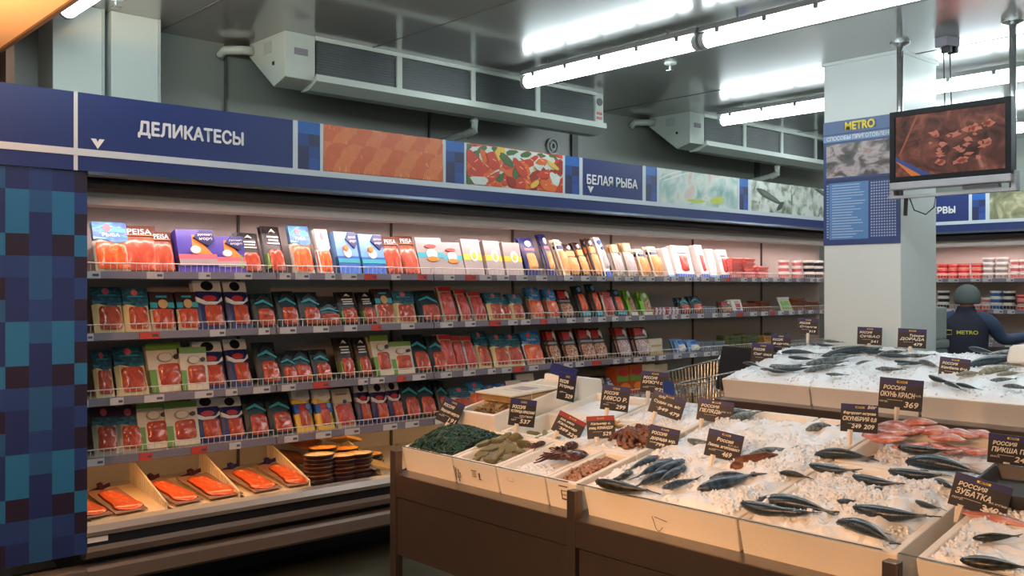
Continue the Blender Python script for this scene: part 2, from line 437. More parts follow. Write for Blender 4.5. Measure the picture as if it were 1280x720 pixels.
# sprinklers and ceiling fittings
def sprinkler(u, v, label):
    p = on_z(u, v, CEIL)
    t = thing('sprinkler_head', label, 'sprinkler', p, group='ceiling sprinklers')
    obj('escutcheon', MB().loft([[(r * math.cos(k * PI / 8), r * math.sin(k * PI / 8), z) for k in range(16)] for r, z in ((0.042, 0), (0.04, -0.012), (0.014, -0.02))]).mesh('escutcheon', white, True), t)
    obj('deflector', MB().tube([(0, 0, -0.015), (0, 0, -0.05)], 0.009).box(-0.022, 0.022, -0.022, 0.022, -0.058, -0.052).mesh('deflector', chrome), t)
sprinkler(838, 78, 'small sprinkler head on the ceiling between the two light rows')
sprinkler(145, -4, 'small sprinkler head on the ceiling above the white ducts')
p = on_z(1184, 47, CEIL)
t = thing('junction_box', 'small ceiling cable box with two black clamps behind the pillar', 'cable box', p, rot=(0, 0, -0.3))
obj('casing', MB().box(-0.055, 0.055, -0.045, 0.045, -0.06, 0).mesh('casing', greyp, bevel=0.006), t)
for q in (-0.03, 0.025):
    c = obj('clamp', MB().box(q - 0.014, q + 0.016, -0.05, 0.01, -0.10, -0.06).mesh('clamp', black, bevel=0.006), t)
    obj('cable', MB().tube([(q, 0, -0.09), (q + 0.01, 0.0, -0.4), (q - 0.01, 0.01, -0.75)], 0.004, 5).mesh('cable', black), c)

# ================================================================== SIGN FASCIA
FYY = 4.44
def bx(u): return on_y(u, 150, FYY).x
ZB0, ZB1 = 2.163, 2.415
salmon_p = ramp_mat('print_salmon_slices', [(0.3, (176, 74, 30)), (0.45, (206, 96, 40)), (0.55, (222, 120, 56)), (0.64, (228, 150, 86)), (0.72, (238, 190, 140))], 'noise', 5.0, 0.4, 0.7, 3.0, stretch=(2.2, 1, 0.8))
salad_p = ramp_mat('print_salmon_salad', [(0.3, (46, 70, 48)), (0.4, (190, 64, 36)), (0.5, (214, 84, 42)), (0.57, (226, 140, 44)), (0.63, (226, 190, 80)), (0.7, (200, 210, 196))], 'noise', 11.0, 0.4, 0.8, 2.0)
white_p = ramp_mat('print_white_fish', [(0.2, (92, 120, 118)), (0.42, (160, 190, 182)), (0.55, (205, 214, 204)), (0.68, (206, 172, 160)), (0.8, (196, 206, 90))], 'noise', 6, 0.4, 0.4, 3)
grill_p = ramp_mat('print_grilled_fish', [(0.25, (46, 58, 46)), (0.42, (140, 150, 130)), (0.55, (206, 212, 202)), (0.8, (222, 226, 220))], 'noise', 9, 0.4, 0.6, 4)
cans_p = ramp_mat('print_canned_fish', [(0.25, (62, 66, 48)), (0.5, (140, 140, 104)), (0.65, (205, 196, 160)), (0.8, (150, 110, 90))], 'noise', 5, 0.4, 1.5, 4)
chk = [M('check_blue_%d' % i, c, 0.45, 0, 0.03, 3) for i, c in enumerate(((30, 96, 172), (28, 64, 130), (34, 40, 84), (38, 78, 150)))]
strip_m = M('divider_strip', (196, 206, 212), 0.45, 0, 0.03)
fas = thing('sign_fascia', 'long blue sign band with lettering and food pictures above the left case', 'sign', (0, FYY, 2.0))
def board(par, x0, x1, m, label=None, z0=ZB0, z1=ZB1):
    w = (x1 - x0) / 2
    o = obj('sign_board', MB().box(-w, w, 0, 0.03, z0 - 2, z1 - 2).mesh('sign_board', m), par, loc=((x0 + x1) / 2, 0, 0))
    if label: o['label'] = label
    return o
def check_strip(par, x0, x1):
    w = (x1 - x0) / 2; b = MB(); nz = 4; n = 2
    pat = [0, 0, 3, 2, 1, 2, 2, 1, 0, 1]
    for j in range(nz):
        for i in range(n):
            a = -w + 2 * w * i / n
            b.box(a, a + 2 * w / n, 0.0, 0.03, ZB0 - 2 + (ZB1 - ZB0) * j / nz, ZB0 - 2 + (ZB1 - ZB0) * (j + 1) / nz, [2, 3, 2, 1, 1, 2, 0, 0][j * 2 + i])
    o = obj('checkered_strip', b.mesh('checkered_strip', chk), par, loc=((x0 + x1) / 2, 0, 0))
    o['label'] = 'narrow blue pixel checkered strip'
def divider(par, x0, x1, z0=ZB0, z1=ZB1):
    obj('divider_strip', MB().box(x0, x1, -0.002, 0.028, z0 - 2, z1 - 2).mesh('divider_strip', strip_m), par)
def chevron(par, x, z, s=0.03):
    o = obj('arrow_mark', MB().prism_y([(-s, s * 0.75), (-s * 0.25, s * 0.75), (0, s * 0.25), (s * 0.25, s * 0.75), (s, s * 0.75), (0, -s * 0.75)], -0.003, 0).mesh('arrow_mark', letter), par, loc=(x, 0, z))
    o['label'] = 'white downward arrow mark'
PRC = {k: M('print_' + k, c, .4, 0, .16, 30) for k, c in {'slice': (206, 98, 44), 'slice_b': (218, 120, 62), 'vein': (236, 172, 116), 'red': (196, 66, 38), 'orange': (220, 104, 46), 'deep': (150, 44, 26), 'lemon': (222, 184, 70), 'leaf': (70, 100, 56), 'pale': (206, 214, 204), 'pale_b': (176, 196, 190), 'slate': (104, 130, 130), 'rose': (200, 172, 164), 'lime': (188, 198, 76), 'fishg': (96, 104, 92), 'fishd': (58, 66, 58), 'plate': (220, 224, 218)}.items()}
PRK = list(PRC)
def print_layer(board, w, shapes):
    """flat printed picture: overlapping outlines on the face of the board"""
    b = MB(); z0, z1 = ZB0 - 2 + .004, ZB1 - 2 - .004
    for n, (pts, k) in enumerate(shapes):
        q = [(min(max(x, -w), w), min(max(z, z0), z1)) for x, z in pts]
        b.prism_y(q, -.0006 - .00003 * n, 0.001, PRK.index(k))
    o = obj('printed_picture', b.mesh('printed_picture', [PRC[k] for k in PRK]), board); o['kind'] = 'stuff'
def blob(x, z, rx, rz, an=0.0, n=14, rough=.15, sd=0.0, pw=1.0):
    out = []
    for k in range(n):
        t = 2 * PI * k / n; r = 1 + rough * noise.noise((math.cos(t) * 1.5 + sd, math.sin(t) * 1.5, sd * 1.7))
        px_, pz_ = rx * r * math.cos(t), rz * r * math.copysign(abs(math.sin(t)) ** pw, math.sin(t))
        out.append((x + px_ * math.cos(an) - pz_ * math.sin(an), z + px_ * math.sin(an) + pz_ * math.cos(an)))
    return out
XL = bx(0) - 0.9
b0 = board(fas, XL, bx(92), navy, 'plain navy board at the left end')
divider(fas, bx(92), bx(97), 2.065)
b1 = board(fas, bx(97), bx(366), navy, 'navy board lettered ДЕЛИКАТЕСЫ')
wl = bx(304) - bx(173)
obj('lettering', text_mesh('ДЕЛИКАТЕСЫ', 0.085, letter, bold=0.0028, width=wl), b1, loc=((bx(173) + bx(304)) / 2 - (bx(97) + bx(366)) / 2, -0.003, on_y(238, 168, FYY).z - 2 + 0.0))
chevron(b1, bx(122) - (bx(97) + bx(366)) / 2, on_y(122, 180, FYY).z - 2)
divider(fas, bx(366), bx(372)); check_strip(fas, bx(372), bx(400)); divider(fas, bx(400), bx(404))
bs1 = board(fas, bx(404), bx(553), salmon_p, 'picture of orange salmon slices')
rp_ = random.Random(2); hw = (bx(553) - bx(404)) / 2; sh_ = []; zm = (ZB0 + ZB1) / 2 - 2
for row in range(4):
    for i in range(9):
        x = -hw + (i + .5 * (row % 2)) * hw / 4; z = zm + .10 - .07 * row
        sh_.append((blob(x + .004, z - .016, .099, .085, 0, 16, .12, i + row * 3.1), 'vein')); sh_.append((blob(x, z - .006, .094, .083, 0, 16, .12, i + row * 3.1), 'slice' if (i + row) % 2 else 'slice_b'))
        for q in range(4): sh_.append((blob(x + rp_.uniform(-.07, .07), z - rp_.uniform(.0, .05), .0022, rp_.uniform(.015, .04), rp_.uniform(-.4, .4), 8, 0, 0), 'vein'))
print_layer(bs1, hw, sh_)
divider(fas, bx(553), bx(557)); check_strip(fas, bx(557), bx(580)); divider(fas, bx(580), bx(583))
bs2 = board(fas, bx(583), bx(703), salad_p, 'picture of salmon salad')
hw = (bx(703) - bx(583)) / 2; sh_ = [(blob(0, zm, hw * 1.2, .2, 0, 12, 0), 'pale')]
for i in range(7): sh_.append((blob(-hw + .3 * hw * i, zm + .10, .05, .02, rp_.uniform(-.5, .5), 10, .3, i), 'leaf'))
for i in range(120):
    x, z = rp_.uniform(-hw, hw), zm + rp_.uniform(-.12, .07); k = rp_.choice(('red', 'orange', 'orange', 'red', 'orange', 'deep', 'lemon', 'orange', 'red', 'pale', 'leaf'))
    sh_.append((blob(x, z, rp_.uniform(.03, .085), rp_.uniform(.016, .045), rp_.uniform(-.9, .9), 12, .35, i * 1.3), k))
    if k in ('red', 'orange'): sh_.append((blob(x + .006, z + .008, .02, .0035, rp_.uniform(-.6, .6), 8, .2, i), 'vein'))
print_layer(bs2, hw, sh_)
divider(fas, bx(703), bx(706)); check_strip(fas, bx(706), bx(724)); divider(fas, bx(724), bx(728))
b2 = board(fas, bx(728), bx(803), navy, 'navy board lettered БЕЛАЯ РЫБА')
cx2 = (bx(728) + bx(803)) / 2
obj('lettering', text_mesh('БЕЛАЯ РЫБА', 0.085, letter, bold=0.0028, width=bx(796) - bx(733)), b2, loc=((bx(733) + bx(796)) / 2 - cx2, -0.003, ZB1 - 2 - .575 * (ZB1 - ZB0)))
chevron(b2, bx(738) - cx2, ZB1 - 2 - .83 * (ZB1 - ZB0))
divider(fas, bx(803), bx(807)); check_strip(fas, bx(807), bx(821)); divider(fas, bx(821), bx(824))
bs3 = board(fas, bx(824), bx(922), white_p, 'picture of pale white fish with lemon')
hw = (bx(922) - bx(824)) / 2
print_layer(bs3, hw, [(blob(hw * .45, zm - .07, .09, .03, .1, 12, .2, 4), 'lime'), (blob(-hw * .1, zm - .09, .12, .014, 0, 12, .3, 6), 'lime'), (blob(-hw * .75, zm + .09, .2, .006, .3, 10, 0), 'plate'), (blob(-hw * .55, zm + .085, .2, .006, .28, 10, 0), 'plate')])
divider(fas, bx(922), bx(924)); check_strip(fas, bx(924), bx(935)); divider(fas, bx(935), bx(939))
for (xa, xb, lab, sd) in ((bx(939), bx(989), 'picture of grilled fish on a white plate', 3), (bx(990), 8.98, 'picture of whole fish on ice', 8)):
    bs4 = board(fas, xa, xb, grill_p, lab); hw = (xb - xa) / 2
    print_layer(bs4, hw, [(blob(-.05, zm + .01, hw * .6, .03, -.26, 16, .3, sd), 'fishd'), (blob(-.02, zm + .008, hw * .5, .017, -.26, 14, .3, sd), 'fishg'), (blob(hw * .45, zm - .06, .06, .025, .6, 12, .3, sd + 2), 'fishd')])
obj('trim_strip', MB().box(XL, 9.1, -0.004, 0.03, 0.132, 0.163).mesh('trim_strip', strip_m), fas)
obj('lower_band', MB().box(XL, 9.1, 0, 0.03, 0.065, 0.132).mesh('lower_band', navy), fas)
obj('chrome_lip', MB().prism_x([(-0.004, 0.065), (-0.008, 0.05), (0.01, 0.042), (0.03, 0.05), (0.03, 0.065)], 1.44, 9.1).mesh('chrome_lip', M('lip_metal', (80, 92, 104), 0.3, 0.6)), fas)

# sign band over the right-hand case (faces -x)
RXX = 9.18
fr = thing('sign_fascia', 'blue sign band ending in РВЫ over the right-hand case', 'sign', (RXX, 0, 2.0), rot=(0, 0, -PI / 2))
def ry(u): return -on_x(u, 260, RXX).y      # local x of the right band is -Y
b3 = board(fr, ry(1092), ry(1211), navy, 'navy board lettered КОНСЕРВЫ')
cx3 = (ry(1092) + ry(1211)) / 2
obj('lettering', text_mesh('КОНСЕРВЫ', 0.085, letter, bold=0.0028, width=ry(1194) - ry(1135)), b3, loc=((ry(1135) + ry(1194)) / 2 - cx3, -0.003, on_x(1185, 263, RXX).z - 2))
divider(fr, ry(1211), ry(1215)); check_strip(fr, ry(1215), ry(1232)); divider(fr, ry(1232), ry(1237))
board(fr, ry(1237), -2.2, cans_p, 'picture of pale canned fish')
obj('trim_strip', MB().box(ry(1090), -2.2, -0.004, 0.03, 0.132, 0.163).mesh('trim_strip', strip_m), fr)
obj('lower_band', MB().box(ry(1090), -2.2, 0, 0.03, 0.065, 0.132).mesh('lower_band', navy), fr)
obj('chrome_lip', MB().box(ry(1090), -2.2, -0.006, 0.03, 0.045, 0.065).mesh('chrome_lip', MATS['lip_metal']), fr)

# ================================================================== CHECKERED END PANEL
cp = [M('pixel_panel_%d' % i, c, 0.4, 0, 0.04, 4) for i, c in enumerate(((34, 104, 150), (34, 80, 128), (32, 58, 114), (28, 44, 98), (34, 24, 48)))]
PYY = 4.452
rows6 = [(3, 0, 1, 0, 2), (3, 0, 3, 0, 4), (0, 4, 3, 4, 0), (2, 2, 1, 2, 4), (4, 3, 1, 3, 2), (1, 3, 2, 3, 4)]
b = MB(); cw = 0.0935; xr = on_y(109, 300, PYY).x; xs0 = on_y(93, 300, PYY).x
ztop = 2.062; rh = 0.0955
nr = 18
for j in range(nr):
    for i in range(-9, 5):
        x1 = xs0 + cw * (i - 3); x0 = x1 - cw
        if i == 4: x0, x1 = xs0, xr
        c = rows6[(j + 5) % 6][i if i >= 0 else (i * 7 + j * 3) % 5]
        b.box(x0, x1, 0, 0.03, ztop - rh * (j + 1) - 1.0, ztop - rh * j - 1.0, c)
t = tag(obj('checkered_panel', b.mesh('checkered_panel', cp), loc=(0, PYY, 1.0)), 'tall blue pixel-checkered end panel left of the refrigerated case', 'panel')
# ================================================================== REFRIGERATED CASES
MW = 1.08
SH = (1.615, 1.316, 1.0, 0.715)         # shelf heights
case_in = M('case_interior', (176, 168, 160), 0.5, 0, 0.04, 2)
lipm = M('case_lip', (140, 134, 126), 0.35, 0.3, 0.08, 8)
bandg = M('case_grey_band', (112, 102, 94), 0.4, 0.3, 0.08, 8)
ventm = ramp_mat('vent_grille', [(0.0, (40, 38, 36)), (0.28, (48, 46, 44)), (0.34, (170, 164, 156)), (1.0, (180, 174, 166))], 'dist', 85, 0.4)
railm = M('price_rail_grey', (116, 112, 124), 0.4, 0, 0.06, 5)
tagm = [M('tag_white', (190, 188, 190), 0.5, 0, 0.05), M('tag_red', (190, 66, 56), 0.5, 0, 0.05)]
tagt = M('tag_print', (80, 80, 86), 0.5)
case_tube = M('case_tube', (255, 226, 224), emit=CASE_TUBE)
darkm = M('case_dark', (24, 24, 26), 0.45)
def profile_mesh(name, pts, mat, x0=0.0, x1=MW): return MB().prism_x(pts, x0, x1).mesh(name, mat)
CM = {}
CM['back_panel'] = MB().box(0, MW, 0.70, 0.74, 0.4, 2.05).mesh('back_panel', case_in)
CM['deck'] = profile_mesh('deck', [(0.10, 0.40), (0.70, 0.40), (0.70, 0.50), (0.62, 0.47), (0.10, 0.43)], case_in)
CM['vent_strip'] = profile_mesh('vent_strip', [(0.03, 0.42), (0.10, 0.42), (0.10, 0.452), (0.03, 0.462)], ventm)
CM['front_lip'] = profile_mesh('front_lip', [(0.03, 0.468), (-0.015, 0.46), (-0.04, 0.435), (-0.035, 0.415), (0.03, 0.41)], lipm)
CM['black_strip'] = profile_mesh('black_strip', [(-0.015, 0.412), (-0.02, 0.365), (0.05, 0.365), (0.05, 0.412)], black)
CM['front_band'] = profile_mesh('front_band', [(-0.022, 0.367), (-0.03, 0.345), (-0.02, 0.315), (0.02, 0.30), (0.05, 0.30), (0.05, 0.367)], bandg)
CM['lower_body'] = profile_mesh('lower_body', [(0.06, 0.20), (0.70, 0.20), (0.70, 0.40), (0.05, 0.40), (0.05, 0.30)], darkm)
CM['bumper'] = profile_mesh('bumper', [(-0.03, 0.275), (-0.045, 0.262), (-0.045, 0.205), (-0.03, 0.19), (0.06, 0.19), (0.06, 0.275)], bandg)
CM['toe_kick'] = MB().box(0, MW, 0.38, 0.42, 0.0, 0.2).mesh('toe_kick', darkm)
CM['canopy'] = profile_mesh('canopy', [(0.0, 2.055), (0.70, 2.055), (0.70, 2.12), (0.0, 2.12)], darkm)
CM['roller_blind'] = profile_mesh('roller_blind', [(0.05 + 0.035 * math.cos(k * PI / 5), 2.015 + 0.035 * math.sin(k * PI / 5)) for k in range(10)], M('blind_dark', (34, 32, 32), 0.4))
CM['light_cover'] = profile_mesh('light_cover', [(0.10, 1.965), (0.10, 1.928), (0.12, 1.918), (0.185, 1.922), (0.185, 1.93), (0.125, 1.93), (0.115, 1.965)], M('cover_white', (206, 196, 190), 0.4))
CM['reflector'] = profile_mesh('reflector', [(0.115, 1.965), (0.34, 2.03), (0.34, 1.957), (0.35, 1.957), (0.35, 2.04), (0.115, 1.985)], white)
CM['lamp_tube'] = profile_mesh('lamp_tube', [(0.235 + 0.014 * math.cos(k * PI / 4), 1.982 + 0.014 * math.sin(k * PI / 4)) for k in range(8)], case_tube, 0.03, MW - 0.03)
CM['deck_lamp'] = profile_mesh('deck_lamp', [(0.30, 0.677), (0.33, 0.677), (0.33, 0.684), (0.30, 0.684)], M('deck_lamp_warm', (255, 200, 130), emit=9.0), 0.03, MW - 0.03)
CM['upright'] = MB().box(-0.006, 0.006, 0.685, 0.702, 0.45, 2.05).mesh('upright', M('upright_dark', (70, 64, 62), 0.5))
SB = MB().prism_x([(0.25, -0.03), (0.70, -0.03), (0.70, 0.0), (0.25, 0.0)], 0.004, MW - 0.004).mesh('shelf', case_in)
PR = MB().prism_x([(0.235, -0.034), (0.228, -0.03), (0.232, 0.006), (0.25, 0.006), (0.25, -0.034)], 0.004, MW - 0.004).mesh('price_rail', railm)
def fence_mesh(h=0.045, n=34):
    b = MB(); y = 0.243
    b.tube([(0.012, y, 0.0), (0.012, y, h), (MW - 0.012, y, h), (MW - 0.012, y, 0.0)], 0.0028, 5)
    for k in range(1, n): x = 0.012 + (MW - 0.024) * k / n; b.tube([(x, y, 0), (x, y, h)], 0.0016, 4, caps=False)
    return b.mesh('wire_fence', wire)
FEN = fence_mesh()
TG = {}
for w in (0.065, 0.085, 0.10):
    for c in (0, 1):
        b = MB().box(-w / 2, w / 2, -0.004, 0, -0.031, 0.004, 0)
        b.box(w * 0.12, w * 0.42, -0.0048, -0.004, -0.02, -0.008, 1)
        TG[(w, c)] = b.mesh('price_tag', [tagm[c], tagt])
def case_module(loc, rot, label, grp, rng, dense):
    t = thing('refrigerated_case', label, 'display case', loc, rot, grp)
    for k in ('back_panel', 'deck', 'vent_strip', 'front_lip', 'black_strip', 'front_band', 'lower_body', 'bumper', 'toe_kick', 'canopy', 'roller_blind', 'light_cover', 'reflector', 'lamp_tube', 'deck_lamp', 'upright'):
        obj(k, CM[k], t)
    for i, z in enumerate(SH):
        s = obj('shelf', SB, t, loc=(0, 0, z))
        obj('price_rail', PR, s); obj('wire_fence', FEN, s)
        x = 0.05 + rng.random() * 0.1
        while x < MW - 0.06:
            w = rng.choice((0.065, 0.085, 0.10))
            obj('price_tag', TG[(w, 1 if rng.random() < 0.11 else 0)], s, loc=(x, 0.229, 0))
            x += w + rng.uniform(0.05, 0.26) / dense
    return t
rng = random.Random(11)
X0C = 1.44
for i in range(7):
    case_module((X0C + MW * i, 4.48, 0), (0, 0, 0), 'open refrigerated display case, %s unit from the checkered panel' % word(i + 1), 'refrigerated cases along the back wall', rng, 1.0 + 0.45 * min(i, 3))
for i in range(2):
    case_module((9.22, 4.42 - MW * i, 0), (0, 0, -PI / 2), 'open refrigerated display case on the right-hand wall, %s from the corner' % word(i + 1), 'refrigerated cases along the right wall', rng, 2.0)
t = tag(obj('case_bumper', MB().box(0.5, 1.44, 4.435, 4.54, 0.19, 0.275).mesh('case_bumper', bandg, bevel=0.008)), 'grey bumper rail below the checkered panel', 'bumper')
for i in range(1):
    tag(obj('brand_plate', MB().box(-0.045, 0.045, -0.004, 0, -0.012, 0.012).mesh('brand_plate', letter), loc=on_y(122, 674, 4.458)), 'small white plate on the black strip of the leftmost case', 'label plate')

# slotted dividers standing on the deck of the first cases
dv = M('divider_plastic', (226, 206, 170), 0.45)
def deck_divider(x, label):
    t = thing('slotted_divider', label, 'divider', (x, 4.60, 0.45), group='slotted dividers on the case deck')
    b = MB(); pr = [(0, 0.0), (0, 0.03), (0.42, 0.16), (0.47, 0.16), (0.47, 0.02)]
    def ztop(y): return 0.03 + 0.13 * min(1, y / 0.42)
    obj('frame', MB().tube([(0, 0, 0), (0, 0, 0.03), (0, 0.42, 0.165), (0, 0.48, 0.165), (0, 0.48, 0.03), (0, 0, 0.0)], 0.006, 6).mesh('frame', dv), t)
    for k in range(20):
        y = 0.02 + 0.023 * k
        b.box(-0.002, 0.002, y, y + 0.014, 0.006 + 0.02 * y / 0.48, ztop(y))
    obj('slat_row', b.mesh('slat_row', dv), t)['kind'] = 'stuff'
for u, lab in ((208, 'slotted cream divider on the case deck, nearest the checkered panel'), (299, 'slotted cream divider on the case deck, second from the checkered panel'), (387, 'slotted cream divider beside the stacked dark trays'), (478, 'slotted cream divider at the right end of the stacked trays')):
    deck_divider(on_y(u, 630, 4.60).x, lab)

# ================================================================== PACKAGES
salm = ramp_mat('salmon_flesh_glints', [(0.3, (158, 62, 44)), (0.5, (184, 82, 60)), (0.62, (196, 98, 72)), (0.72, (216, 140, 112)), (0.8, (240, 206, 186))], 'noise', 3.5, 0.15, 0.8, 3, stretch=(1.6, 0.3, 1.0))  # palest stops are highlights painted in among the flesh tones
salm_b = ramp_mat('salmon_bright_glints', [(0.3, (206, 78, 38)), (0.5, (224, 96, 52)), (0.62, (230, 110, 62)), (0.72, (240, 150, 104)), (0.8, (250, 210, 176))], 'noise', 3.5, 0.15, 0.8, 3, stretch=(1.5, 1.0, 1.0))  # flesh colour with white glints painted in at the top of the ramp
redf = ramp_mat('red_fillet', [(0.3, (168, 52, 46)), (0.6, (200, 84, 74)), (0.85, (226, 150, 136))], 'noise', 14, 0.25, 1)
nuts = ramp_mat('mixed_snack', [(0.1, (70, 34, 24)), (0.4, (150, 78, 52)), (0.7, (210, 160, 120)), (0.95, (236, 214, 190))], 'cells', 22, 0.35)
tanf = ramp_mat('dried_fish', [(0.2, (140, 84, 40)), (0.5, (206, 150, 82)), (0.8, (238, 206, 150))], 'noise', 12, 0.4, 2)
silv = ramp_mat('silver_fish', [(0.2, (120, 116, 116)), (0.5, (176, 172, 172)), (0.8, (222, 216, 212))], 'noise', 8, 0.25, 2, stretch=(3, 1, 0.4))
speck = ramp_mat('speckled_snack', [(0.0, (226, 222, 220)), (0.4, (150, 60, 60)), (0.65, (232, 224, 220)), (0.85, (60, 30, 34))], 'cells', 26, 0.35)
wavep = ramp_mat('blue_wave_print', [(0.3, (24, 70, 146)), (0.48, (34, 106, 176)), (0.6, (60, 150, 196)), (0.72, (170, 210, 226))], 'noise', 3.0, 0.35, 1.5, 3, stretch=(0.6, 1, 2.2))
tealw = ramp_mat('teal_wave_print', [(0.3, (14, 46, 60)), (0.5, (24, 80, 96)), (0.7, (70, 130, 140))], 'noise', 3.0, 0.35, 1.5, 3, stretch=(0.6, 1, 2.2))
def C(n, c, rough=0.38): return M('pack_' + n, c, rough, 0, 0.07, 6)
W_ = C('white', (226, 222, 216)); K_ = C('black', (22, 20, 20)); NV = C('navy', (26, 34, 92)); BL = C('blue', (40, 92, 176)); TQ = C('turquoise', (54, 160, 176))
GY = C('grey', (150, 144, 142)); YL = C('yellow', (230, 186, 60)); OR = C('orange', (226, 128, 48)); BR = C('brown', (88, 46, 26)); PU = C('purple', (70, 58, 150))
DT = C('dark_teal', (16, 40, 46)); CL = C('clear_film', (176, 170, 150), 0.2); CLY = C('yellow_film', (214, 196, 140), 0.25); GN = C('green', (110, 150, 60)); RD = C('red', (190, 44, 40)); PK = C('pink', (214, 96, 110)); CRM = C('cream', (214, 204, 180)); DPU = C('plum', (58, 28, 44)); LG = C('lime', (120, 190, 50)); SN = C('sand', (198, 164, 112)); SKY = C('sky', (110, 160, 214)); DBR = C('dark_brown', (48, 26, 20))
